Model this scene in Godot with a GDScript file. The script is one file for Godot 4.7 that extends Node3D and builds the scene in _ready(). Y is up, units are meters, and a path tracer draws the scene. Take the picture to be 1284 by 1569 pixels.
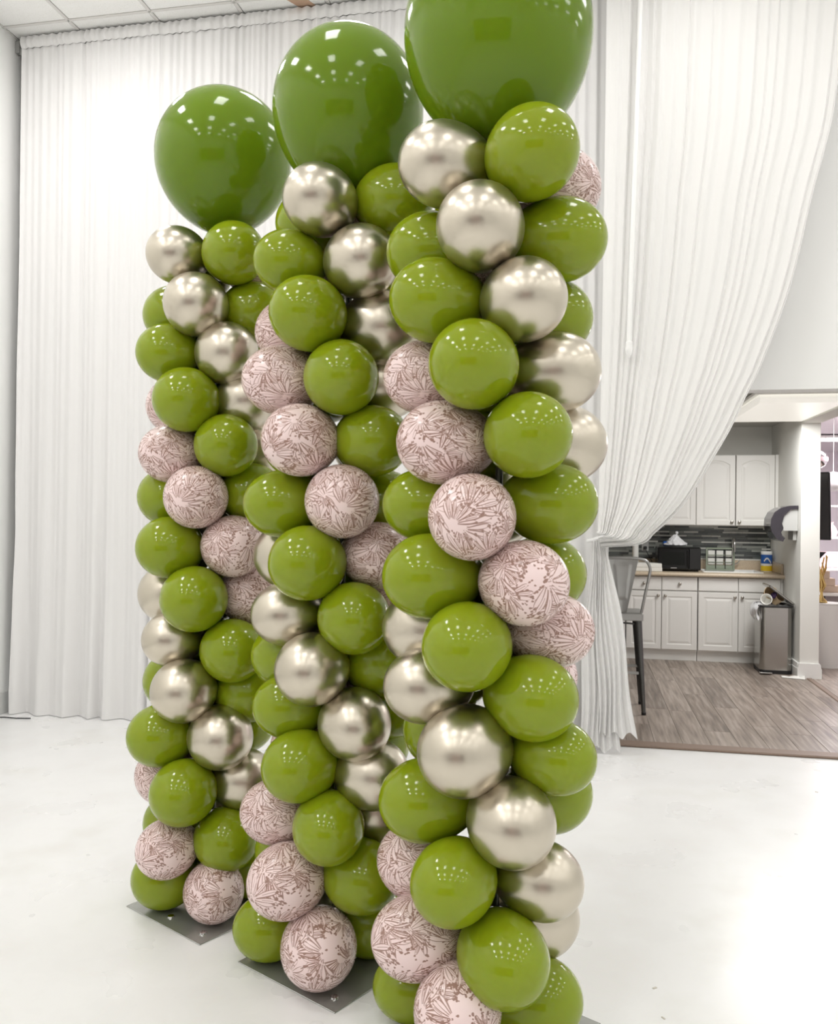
extends Node3D
# Three spiral balloon columns in a white studio, a draped kitchen opening behind them.
# Axes: x along the draped wall, z towards the viewer, y up; metres.

var used := {}
var M := {}
var rng := RandomNumberGenerator.new()

const ROOM_L := -4.15
const ROOM_R := 7.2
const ROOM_BACK := -5.72
const ROOM_FRONT := 5.6
const CEIL := 4.967
const KIT_BACK := -9.57
const KIT_R := 1.955
const KIT_CEIL := 2.446

# ---------------------------------------------------------------- mesh builder
class MB:
	var v := PackedVector3Array()
	var n := PackedVector3Array()
	var t := PackedVector2Array()
	var c := PackedColorArray()
	var ix := PackedInt32Array()
	var col := Color.WHITE
	var colored := false
	func vert(p: Vector3, nn: Vector3, uv := Vector2.ZERO) -> int:
		v.append(p); n.append(nn); t.append(uv); c.append(col)
		return v.size() - 1
	func face(a: int, b: int, d: int) -> void:
		var g := (v[b] - v[a]).cross(v[d] - v[a])
		if g.dot(n[a] + n[b] + n[d]) > 0.0:
			ix.append(a); ix.append(d); ix.append(b)
		else:
			ix.append(a); ix.append(b); ix.append(d)
	# flat quad facing along "out"
	func quad(a: Vector3, b: Vector3, d: Vector3, e: Vector3, out: Vector3) -> void:
		var g := (d - a).cross(e - b)
		if g.length_squared() < 1e-16:
			g = (b - a).cross(d - a)
		if g.length_squared() < 1e-18:
			return
		g = g.normalized()
		if g.dot(out) < 0.0:
			g = -g
		var i := vert(a, g, Vector2(0, 0)); vert(b, g, Vector2(1, 0)); vert(d, g, Vector2(1, 1)); vert(e, g, Vector2(0, 1))
		face(i, i + 1, i + 2); face(i, i + 2, i + 3)
	func tri(a: Vector3, b: Vector3, d: Vector3, out: Vector3) -> void:
		var g := (b - a).cross(d - a)
		if g.length_squared() < 1e-18:
			return
		g = g.normalized()
		if g.dot(out) < 0.0:
			g = -g
		var i := vert(a, g); vert(b, g); vert(d, g)
		face(i, i + 1, i + 2)
	# chamfered box
	func box(ctr: Vector3, size: Vector3, r := 0.004, basis := Basis.IDENTITY) -> void:
		var h := size * 0.5
		r = minf(r, minf(h.x, minf(h.y, h.z)) * 0.9)
		var P := func(s: Vector3, ax: int) -> Vector3:
			var q := Vector3(s.x * (h.x - r), s.y * (h.y - r), s.z * (h.z - r))
			q[ax] += s[ax] * r
			return ctr + basis * q
		for ax in 3:
			var b1 := (ax + 1) % 3
			var b2 := (ax + 2) % 3
			for sg in [-1.0, 1.0]:
				var o := Vector3.ZERO
				o[ax] = sg
				var cs := []
				for k in [[-1.0, -1.0], [1.0, -1.0], [1.0, 1.0], [-1.0, 1.0]]:
					var s := Vector3.ZERO
					s[ax] = sg; s[b1] = k[0]; s[b2] = k[1]
					cs.append(P.call(s, ax))
				quad(cs[0], cs[1], cs[2], cs[3], basis * o)
		for ax in 3:
			var b1 := (ax + 1) % 3
			var b2 := (ax + 2) % 3
			for s1 in [-1.0, 1.0]:
				for s2 in [-1.0, 1.0]:
					var a := Vector3.ZERO
					a[b1] = s1; a[b2] = s2
					var p := a
					p[ax] = -1.0
					var q := a
					q[ax] = 1.0
					quad(P.call(p, b1), P.call(q, b1), P.call(q, b2), P.call(p, b2), basis * a)
		for sx in [-1.0, 1.0]:
			for sy in [-1.0, 1.0]:
				for sz in [-1.0, 1.0]:
					var s := Vector3(sx, sy, sz)
					tri(P.call(s, 0), P.call(s, 1), P.call(s, 2), basis * s)
	# surface of revolution: profile of (radius, height) about "axis" through "base"; azimuthal uv if az
	func lathe(profile: PackedVector2Array, base: Vector3, axis := Vector3.UP, segs := 24, az := false, squash := Vector2.ONE) -> void:
		var y := axis.normalized()
		var x := y.cross(Vector3.FORWARD if absf(y.z) < 0.9 else Vector3.RIGHT).normalized()
		var z := x.cross(y)
		var m := profile.size()
		var len := 0.0
		var arc := [0.0]
		for i in range(1, m):
			len += profile[i].distance_to(profile[i - 1])
			arc.append(len)
		var mid := Vector2.ZERO
		for p in profile:
			mid += p / m
		var start := v.size()
		for i in m:
			var a: Vector2 = profile[maxi(i - 1, 0)]
			var b: Vector2 = profile[mini(i + 1, m - 1)]
			var d := b - a
			var nn := Vector2(d.y, -d.x).normalized()
			if profile[m - 1].y < profile[0].y:
				nn = -nn
			if i == 0 and profile[0].x < 1e-5:
				nn = Vector2(0, signf(profile[0].y - profile[m - 1].y))
			if i == m - 1 and profile[m - 1].x < 1e-5:
				nn = Vector2(0, signf(profile[m - 1].y - profile[0].y))
			for k in segs + 1:
				var f := TAU * k / segs
				var dir := x * cos(f) * squash.x + z * sin(f) * squash.y
				var nd := (x * cos(f) / squash.x + z * sin(f) / squash.y).normalized()
				var s: float = arc[i] / maxf(len, 1e-6)
				var uv := Vector2(0.5 + 0.5 * s * cos(f), 0.5 + 0.5 * s * sin(f)) if az else Vector2(float(k) / segs, s)
				vert(base + dir * profile[i].x + y * profile[i].y, (nd * nn.x + y * nn.y).normalized(), uv)
		for i in m - 1:
			for k in segs:
				var a := start + i * (segs + 1) + k
				var b := a + segs + 1
				if profile[i].x > 1e-6:
					face(a, a + 1, b + 1 if profile[i + 1].x > 1e-6 else b)
				if profile[i + 1].x > 1e-6:
					face(a, b + 1, b)
	# lathe with hard corners: each span of the profile gets its own normals
	func turned(profile: Array, base: Vector3, axis := Vector3.UP, segs := 24, squash := Vector2.ONE) -> void:
		for i in profile.size() - 1:
			var a: Vector2 = profile[i]
			var b: Vector2 = profile[i + 1]
			var y := axis.normalized()
			var x := y.cross(Vector3.FORWARD if absf(y.z) < 0.9 else Vector3.RIGHT).normalized()
			var z := x.cross(y)
			var d := b - a
			var nn := Vector2(d.y, -d.x).normalized()
			var start := v.size()
			for q in [a, b]:
				for k in segs + 1:
					var f := TAU * k / segs
					var dir := x * cos(f) * squash.x + z * sin(f) * squash.y
					var nd := (x * cos(f) / squash.x + z * sin(f) / squash.y).normalized()
					vert(base + dir * q.x + y * q.y, (nd * nn.x + y * nn.y).normalized(), Vector2(float(k) / segs, 0.0 if q == a else 1.0))
			for k in segs:
				var p := start + k
				var r := p + segs + 1
				if a.x > 1e-6: face(p, p + 1, r + 1)
				if b.x > 1e-6: face(p, r + 1, r)
	# round bar through points
	func tube(pts: PackedVector3Array, r: float, segs := 10, r_end := -1.0, flat := 1.0, caps := true) -> void:
		var m := pts.size()
		if r_end < 0.0: r_end = r
		var start := v.size()
		var up := Vector3.UP
		var prev := Vector3.ZERO
		for i in m:
			var d := (pts[mini(i + 1, m - 1)] - pts[maxi(i - 1, 0)]).normalized()
			if i == 0:
				prev = d.cross(Vector3.UP if absf(d.y) < 0.9 else Vector3.RIGHT).normalized()
			var s := (prev - d * prev.dot(d)).normalized()
			prev = s
			up = d.cross(s)
			var rr := lerpf(r, r_end, float(i) / maxf(m - 1, 1))
			for k in segs + 1:
				var f := TAU * k / segs
				vert(pts[i] + (s * cos(f) + up * sin(f) * flat) * rr, (s * cos(f) * flat + up * sin(f)).normalized(), Vector2(float(k) / segs, float(i) / maxf(m - 1, 1)))
		for i in m - 1:
			for k in segs:
				var a := start + i * (segs + 1) + k
				var b := a + segs + 1
				face(a, a + 1, b + 1); face(a, b + 1, b)
		if caps:
			for e in [0, m - 1]:
				var d := (pts[e] - pts[1 if e == 0 else m - 2]).normalized()
				var ci := vert(pts[e], d)
				var first := v.size()
				for k in segs + 1:
					vert(v[start + e * (segs + 1) + k], d)
				for k in segs:
					face(ci, first + k, first + k + 1)
	# outline (x, y) pushed along z from z0 to z1
	func prism(outline: PackedVector2Array, z0: float, z1: float, xf := Transform3D.IDENTITY) -> void:
		var m := outline.size()
		var ctr := Vector2.ZERO
		var area := 0.0
		for i in m:
			ctr += outline[i] / m
			area += outline[i].cross(outline[(i + 1) % m])
		var sg := signf(area)
		for i in m:
			var a := outline[i]
			var b := outline[(i + 1) % m]
			var d := (b - a)
			quad(xf * Vector3(a.x, a.y, z0), xf * Vector3(b.x, b.y, z0), xf * Vector3(b.x, b.y, z1), xf * Vector3(a.x, a.y, z1), xf.basis * Vector3(d.y, -d.x, 0) * sg)
		var tris := Geometry2D.triangulate_polygon(outline)
		for k in range(0, tris.size(), 3):
			for e in [[z0, -1.0], [z1, 1.0]]:
				var p := []
				for q in 3:
					var o := outline[tris[k + q]]
					p.append(xf * Vector3(o.x, o.y, e[0]))
				tri(p[0], p[1], p[2], xf.basis * Vector3(0, 0, e[1] * signf(z1 - z0)))
	# grid of points with smooth normals
	func sheet(nu: int, nv: int, f: Callable, facing: Vector3) -> void:
		var start := v.size()
		var pts := PackedVector3Array()
		pts.resize((nu + 1) * (nv + 1))
		for j in nv + 1:
			for i in nu + 1:
				pts[j * (nu + 1) + i] = f.call(float(i) / nu, float(j) / nv)
		for j in nv + 1:
			for i in nu + 1:
				var du := pts[j * (nu + 1) + mini(i + 1, nu)] - pts[j * (nu + 1) + maxi(i - 1, 0)]
				var dv := pts[mini(j + 1, nv) * (nu + 1) + i] - pts[maxi(j - 1, 0) * (nu + 1) + i]
				var g := du.cross(dv)
				if g.dot(facing) < 0.0 and facing != Vector3.ZERO:
					g = -g
				if g.length_squared() < 1e-20:
					g = facing
				vert(pts[j * (nu + 1) + i], g.normalized(), Vector2(float(i) / nu, float(j) / nv))
		for j in nv:
			for i in nu:
				var a := start + j * (nu + 1) + i
				var b := a + nu + 1
				face(a, a + 1, b + 1); face(a, b + 1, b)
	func mesh() -> ArrayMesh:
		var arr := []
		arr.resize(Mesh.ARRAY_MAX)
		arr[Mesh.ARRAY_VERTEX] = v
		arr[Mesh.ARRAY_NORMAL] = n
		arr[Mesh.ARRAY_TEX_UV] = t
		if colored:
			arr[Mesh.ARRAY_COLOR] = c
		arr[Mesh.ARRAY_INDEX] = ix
		var am := ArrayMesh.new()
		am.add_surface_from_arrays(Mesh.PRIMITIVE_TRIANGLES, arr)
		return am

# ---------------------------------------------------------------- naming
func numbered(called: String) -> String:
	if not used.has(called):
		used[called] = 0
		return called
	used[called] += 1
	return "%s_%03d" % [called, used[called]]

func tag(o: Node, label: String, category: String, group := "", kind := "") -> void:
	if label: o.set_meta("label", label)
	if category: o.set_meta("category", category)
	if group: o.set_meta("group", group)
	if kind: o.set_meta("kind", kind)

func thing(called: String, label: String, category: String, at := Vector3.ZERO, turn := 0.0, group := "") -> Node3D:
	var o := Node3D.new()
	o.name = numbered(called)
	add_child(o)
	o.position = at
	o.rotation.y = turn
	tag(o, label, category, group)
	return o

func part(called: String, mesh: Mesh, mat: Material, parent: Node = null) -> MeshInstance3D:
	var o := MeshInstance3D.new()
	o.mesh = mesh
	o.material_override = mat
	o.cast_shadow = GeometryInstance3D.SHADOW_CASTING_SETTING_ON
	if parent == null:
		o.name = numbered(called)
		add_child(o)
	else:
		var nm := called
		var k := 0
		while parent.has_node(NodePath(nm)):
			k += 1
			nm = "%s_%03d" % [called, k]
		o.name = nm
		parent.add_child(o, true)
	return o

func struct(called: String, mesh: Mesh, mat: Material, label: String, category: String) -> MeshInstance3D:
	var o := part(called, mesh, mat)
	tag(o, label, category, "", "structure")
	return o

func slab(lo: Vector3, hi: Vector3, r := 0.001) -> ArrayMesh:
	var b := MB.new()
	b.box((lo + hi) * 0.5, hi - lo, r)
	return b.mesh()

# ---------------------------------------------------------------- materials
func mat(col: Color, rough := 0.5, metal := 0.0, spec := 0.5) -> StandardMaterial3D:
	var m := StandardMaterial3D.new()
	m.albedo_color = col
	m.roughness = rough
	m.metallic = metal
	m.metallic_specular = spec
	return m

func c8(r: float, g: float, b: float) -> Color:
	return Color(r / 255.0, g / 255.0, b / 255.0)

func noise_tex(size: int, freq: float, ramp: Array, seed_no := 1, octaves := 4, normal := false, bump := 4.0) -> NoiseTexture2D:
	var nz := FastNoiseLite.new()
	nz.seed = seed_no
	nz.frequency = freq
	nz.fractal_octaves = octaves
	var t := NoiseTexture2D.new()
	t.width = size
	t.height = size
	t.seamless = true
	t.noise = nz
	if normal:
		t.as_normal_map = true
		t.bump_strength = bump
	elif ramp.size() > 0:
		var g := Gradient.new()
		var offs := PackedFloat32Array()
		var cols := PackedColorArray()
		for r in ramp:
			offs.append(r[0]); cols.append(r[1])
		g.offsets = offs
		g.colors = cols
		t.color_ramp = g
	return t

func stamp(img: Image, x: float, y: float, r: float, c: Color) -> void:
	var s := img.get_width()
	for j in range(int(floor(y - r)), int(ceil(y + r)) + 1):
		for i in range(int(floor(x - r)), int(ceil(x + r)) + 1):
			var d := Vector2(i - x, j - y).length()
			if d <= r + 0.5:
				var px := posmod(i, s)
				var py := posmod(j, s)
				var k := clampf(r + 0.5 - d, 0.0, 1.0)
				img.set_pixel(px, py, img.get_pixel(px, py).lerp(c, k))

# the printed latex: overlapping butterfly wings, each a fan of veins with rows of spots at its margin
func butterfly_print(seed_no: int) -> ImageTexture:
	var s := 1024
	var img := Image.create(s, s, false, Image.FORMAT_RGBA8)
	var pink := c8(244, 221, 219)
	var ink := c8(158, 124, 113)
	img.fill(pink)
	var r := RandomNumberGenerator.new()
	r.seed = seed_no
	for b in 255:
		var o := Vector2(r.randf() * s, r.randf() * s)
		var heading := r.randf() * TAU
		var size := r.randf_range(66.0, 125.0)
		for side in [-1.0, 1.0]:
			var cells := r.randi_range(3, 5)
			var spread := r.randf_range(0.9, 1.35)
			var a0: float = heading + side * 0.1
			for q in cells:
				var f := (q + 0.5) / cells
				var am: float = a0 + side * spread * f
				var reach := size * (0.62 + 0.38 * sin(PI * (0.12 + 0.72 * f))) * r.randf_range(0.86, 1.06)
				var half := 0.5 * spread / cells * r.randf_range(0.75, 1.0)
				var bend: float = r.randf_range(-0.12, 0.22) * side
				var heavy := r.randf_range(0.75, 1.5)
				# clear the cell, then line its two edges, then its tip
				for k in 9:
					var tt := 0.15 + 0.85 * k / 8.0
					var aa := am + bend * tt * tt
					var p := o + Vector2(cos(aa), sin(aa)) * reach * tt
					stamp(img, p.x, p.y, maxf(1.0, reach * tt * half * 0.9 * sqrt(sin(PI * minf(tt * 0.97, 1.0)))) + 1.0, pink)
				var steps := int(reach * 0.6)
				for e in [-1.0, 1.0]:
					for k in steps + 1:
						var tt := lerpf(0.24, 1.0, float(k) / steps)
						var aa: float = am + bend * tt * tt + e * half * pow(sin(PI * tt * 0.995), 0.45)
						var p := o + Vector2(cos(aa), sin(aa)) * reach * tt
						stamp(img, p.x, p.y, (0.35 + 0.75 * pow(sin(PI * tt), 0.7) + (0.55 if e == side else 0.0)) * heavy * minf(1.0, 0.4 + tt), ink)
				if r.randf() < 0.55:
					for k in int(steps * 0.45):
						var tt := lerpf(0.5, 0.92, float(k) / (steps * 0.45))
						var aa := am + bend * tt * tt
						var p := o + Vector2(cos(aa), sin(aa)) * reach * tt
						stamp(img, p.x, p.y, 0.9, ink)
				# spots at the margin
				var dirv := Vector2(cos(am + bend), sin(am + bend))
				for row in 3:
					if r.randf() < 0.75:
						var p := o + dirv * (reach * (1.02 + 0.12 * row)) + Vector2(r.randf_range(-6, 6), r.randf_range(-6, 6))
						var rr := r.randf_range(3.0, 6.0) * (1.0 - 0.18 * row)
						for z in 3:
							var w := p - dirv * z * rr * 0.7
							stamp(img, w.x, w.y, rr * (1.0 - z * 0.3), ink)
	img.generate_mipmaps()
	return ImageTexture.create_from_image(img)

func make_materials() -> void:
	M.green = mat(c8(137, 154, 22), 0.10, 0.0, 0.45)
	M.green.subsurf_scatter_enabled = true
	M.green.subsurf_scatter_strength = 0.25
	M.big = mat(c8(105, 133, 20), 0.10, 0.0, 0.4)
	M.big.subsurf_scatter_enabled = true
	M.big.subsurf_scatter_strength = 0.25
	M.chrome = mat(c8(205, 197, 182), 0.3, 1.0)
	M.pink = []
	for k in 3:
		var p := mat(Color.WHITE, 0.22, 0.0, 0.5)
		p.albedo_texture = butterfly_print(11 + k)
		M.pink.append(p)
	M.wall = mat(c8(250, 250, 248), 0.75)
	M.kitchen_wall = mat(c8(238, 237, 232), 0.7)
	M.kitchen_ceiling = mat(c8(212, 211, 205), 0.8)
	M.floor = mat(Color.WHITE, 0.2, 0.0, 0.5)
	M.floor.albedo_texture = noise_tex(1024, 0.004, [[0.0, c8(234, 233, 231)], [0.40, c8(238, 238, 237)], [0.62, c8(240, 240, 239)], [0.8, c8(237, 237, 235)], [1.0, c8(233, 232, 229)]], 5, 6)
	M.floor.roughness_texture = noise_tex(512, 0.012, [[0.0, Color(0.75, 0.75, 0.75)], [1.0, Color(1, 1, 1)]], 8, 4)
	M.floor.roughness = 0.34
	M.floor.uv1_triplanar = true
	M.floor.uv1_world_triplanar = true
	M.floor.uv1_scale = Vector3(0.35, 0.35, 0.35)
	M.scuff = mat(c8(205, 199, 188), 0.5)
	M.tile = mat(Color.WHITE, 0.9)
	M.tile.albedo_texture = noise_tex(512, 0.09, [[0.0, c8(226, 225, 221)], [0.35, c8(248, 248, 245)], [0.6, c8(250, 250, 248)], [1.0, c8(236, 235, 231)]], 21, 3)
	M.tile.uv1_triplanar = true
	M.tile.uv1_world_triplanar = true
	M.tile.uv1_scale = Vector3(1.6, 1.6, 1.6)
	M.tbar = mat(c8(226, 224, 220), 0.5)
	M.torn = mat(c8(196, 164, 140), 0.95)
	M.drape = mat(c8(235, 234, 233), 0.85, 0.0, 0.2)
	M.drape.backlight = Color(0.6, 0.6, 0.59)
	M.drape.cull_mode = BaseMaterial3D.CULL_DISABLED
	M.sheer = mat(Color(c8(246, 245, 243), 0.95), 0.85, 0.0, 0.2)
	M.sheer.transparency = BaseMaterial3D.TRANSPARENCY_ALPHA
	M.sheer.backlight = Color(0.35, 0.35, 0.35)
	M.sheer.cull_mode = BaseMaterial3D.CULL_DISABLED
	M.white = mat(c8(238, 237, 233), 0.4)
	M.gloss_white = mat(c8(250, 250, 248), 0.2)
	M.cab = mat(c8(240, 238, 234), 0.35)
	M.counter = mat(Color.WHITE, 0.35)
	M.counter.albedo_texture = noise_tex(256, 0.08, [[0.0, c8(196, 178, 154)], [0.5, c8(208, 190, 166)], [1.0, c8(218, 203, 180)]], 31, 4)
	M.counter.uv1_triplanar = true
	M.counter.uv1_scale = Vector3(3, 3, 3)
	M.mosaic = mat(Color.WHITE, 0.18, 0.0, 0.6)
	M.mosaic.vertex_color_use_as_albedo = true
	M.grout = mat(c8(120, 118, 112), 0.8)
	M.black = mat(c8(14, 14, 15), 0.15, 0.0, 0.5)
	M.black_matt = mat(c8(26, 26, 27), 0.5)
	M.glass_dark = mat(c8(20, 26, 26), 0.04, 0.0, 0.7)
	M.steel = mat(c8(172, 170, 166), 0.2, 1.0)
	M.chrome_steel = mat(c8(225, 225, 226), 0.1, 1.0)
	M.galv = mat(c8(176, 176, 174), 0.36, 0.7)
	M.gun = mat(c8(94, 94, 92), 0.4, 0.75)
	M.plate = mat(c8(182, 184, 179), 0.2, 0.6)
	M.pole = mat(c8(92, 94, 84), 0.4, 0.6)
	M.brass = mat(c8(214, 186, 120), 0.25, 1.0)
	M.knob = mat(c8(188, 184, 176), 0.25, 1.0)
	M.bag = mat(Color(c8(238, 238, 240), 0.9), 0.35)
	M.bag.transparency = BaseMaterial3D.TRANSPARENCY_ALPHA
	M.bag.backlight = Color(0.4, 0.4, 0.4)
	M.blue = mat(c8(40, 92, 168), 0.35)
	M.yellow = mat(c8(238, 204, 40), 0.35)
	M.rack = mat(c8(158, 168, 150), 0.35, 0.2)
	M.paper = mat(c8(240, 239, 234), 0.8)
	M.kraft = mat(c8(196, 172, 138), 0.8)
	M.smoke = mat(c8(46, 42, 50), 0.12, 0.0, 0.6)
	M.grey_plastic = mat(c8(188, 188, 186), 0.4)
	M.lilac = mat(c8(246, 241, 244), 0.8)
	M.pinkish = mat(c8(238, 208, 212), 0.6)
	M.beige = mat(c8(208, 186, 166), 0.7)
	M.mauve = mat(c8(92, 70, 120), 0.5)
	M.lamp = mat(Color.WHITE, 0.4)
	M.lamp.emission_enabled = true
	M.lamp.emission = Color(1.0, 1.0, 0.99)
	M.lamp.emission_energy_multiplier = 2.0
	M.lamp_dim = mat(c8(240, 240, 234), 0.35)
	M.lamp_dim.emission_enabled = true
	M.lamp_dim.emission = Color(1.0, 0.98, 0.94)
	M.lamp_dim.emission_energy_multiplier = 0.45
	M.base_grey = mat(c8(214, 215, 212), 0.45)
	M.door_brown = mat(c8(98, 86, 78), 0.45)
	M.door_mauve = mat(c8(150, 112, 108), 0.45)
	M.plank = []
	for k in 6:
		var w := mat(Color.WHITE, 0.38)
		var b: Color = [c8(150, 136, 125), c8(143, 129, 118), c8(155, 141, 130), c8(132, 119, 109), c8(148, 134, 123), c8(160, 146, 135)][k]
		w.albedo_texture = noise_tex(256, 0.02, [[0.0, b.darkened(0.26)], [0.40, b.darkened(0.04)], [0.6, b.lightened(0.02)], [0.72, b.lightened(0.14)], [1.0, b.lightened(0.2)]], 40 + k, 5)
		w.uv1_triplanar = true
		w.uv1_scale = Vector3(4.5, 3.0, 0.3)
		M.plank.append(w)
	M.strip = mat(c8(132, 112, 98), 0.5)
	M.sub = mat(c8(86, 76, 68), 0.8)

func _ready() -> void:
	rng.seed = 20
	# camera
	var cam := Camera3D.new()
	cam.name = "camera"
	cam.position = Vector3(0, 1.5, 0)
	cam.rotation_order = EULER_ORDER_YXZ
	cam.rotation = Vector3(0, 0.192, 0.010)
	cam.fov = 62.22
	cam.near = 0.05
	cam.far = 100.0
	add_child(cam)
	# environment
	var we := WorldEnvironment.new()
	we.name = "environment"
	var e := Environment.new()
	e.background_mode = Environment.BG_COLOR
	e.background_color = Color(0.9, 0.9, 0.9)
	e.tonemap_mode = Environment.TONE_MAPPER_LINEAR
	e.tonemap_exposure = 1.14
	e.sdfgi_enabled = true
	e.ssao_enabled = true
	e.ssil_enabled = true
	we.environment = e
	add_child(we)
	make_materials()
	# lamps: rows of ceiling panels over the hall, one fitting over the kitchen, two in the next room
	for ix in 6:
		for iz in 5:
			ceiling_panel(Vector3(-3.15 + 1.92 * ix, CEIL, -4.4 + 2.0 * iz), Vector2(0.42, 0.66), [1.85, 0.93, 0.70, 0.62, 0.60, 0.60][ix] * (1.35 if iz == 0 and ix > 1 else 1.0), ix, iz)
	kitchen_light()
	for z in [-10.6, -14.2]:
		strip_light(Vector3(3.6, 2.74, z))
	build_room()
	build_drapes()
	build_columns()
	build_kitchen()
	build_next_room()

func area(at: Vector3, size: Vector2, energy: float, parent: Node, col := Color(1.0, 0.99, 0.985)) -> void:
	var l := AreaLight3D.new()
	l.name = "panel_light"
	l.area_size = size
	l.light_energy = energy
	l.light_color = col
	l.shadow_enabled = true
	l.area_range = 40.0
	l.area_attenuation = 2.0
	parent.add_child(l, true)
	l.position = at
	l.rotation = Vector3(-PI / 2, 0, 0)

func ceiling_panel(at: Vector3, size: Vector2, energy: float, ix: int, iz: int) -> void:
	var nth := ["first", "second", "third", "fourth", "fifth", "sixth"]
	var t := thing("ceiling_light", "white ceiling panel light, %s row from the drapes, %s from the bare side wall" % [nth[iz], nth[ix]], "ceiling light", at, 0.0, "ceiling panels over the hall")
	var f := MB.new()
	for s in [-1.0, 1.0]:
		f.box(Vector3(s * (size.x / 2 + 0.01), -0.012, 0), Vector3(0.02, 0.022, size.y + 0.04), 0.003)
		f.box(Vector3(0, -0.012, s * (size.y / 2 + 0.01)), Vector3(size.x, 0.022, 0.02), 0.003)
	part("frame", f.mesh(), M.white, t)
	var d := MB.new()
	d.box(Vector3(0, -0.006, 0), Vector3(size.x, 0.008, size.y), 0.001)
	part("diffuser", d.mesh(), M.lamp, t)
	area(Vector3(0, -0.03, 0), size * 0.98, energy, t)

func kitchen_light() -> void:
	var t := thing("kitchen_ceiling_light", "white rounded rectangular diffuser light on the kitchen ceiling", "ceiling light", Vector3(1.62, KIT_CEIL, -7.55))
	var b := MB.new()
	b.box(Vector3(0, -0.012, 0), Vector3(0.72, 0.024, 1.46), 0.01)
	part("base", b.mesh(), M.white, t)
	var d := MB.new()
	d.box(Vector3(0, -0.055, 0), Vector3(0.68, 0.066, 1.42), 0.03)
	part("diffuser", d.mesh(), M.lamp_dim, t)
	area(Vector3(0, -0.1, 0), Vector2(0.6, 1.3), 3.7, t, Color(0.99, 0.99, 0.98))

func strip_light(at: Vector3) -> void:
	var t := thing("strip_light", "", "ceiling light", at, 0.0, "ceiling strip lights of the lilac room")
	t.set_meta("label", "bright ceiling strip light in the lilac room, %s" % ("the closer one above the television" if at.z > -12.0 else "the deeper one beyond it"))
	var b := MB.new()
	b.box(Vector3(0, -0.02, 0), Vector3(2.4, 0.04, 0.5), 0.006)
	part("housing", b.mesh(), M.white, t)
	var d := MB.new()
	d.box(Vector3(0, -0.05, 0), Vector3(2.3, 0.02, 0.42), 0.005)
	part("diffuser", d.mesh(), M.lamp, t)
	area(Vector3(0, -0.07, 0), Vector2(2.2, 0.4), 9.0, t, Color(1.0, 0.97, 0.99))

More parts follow.
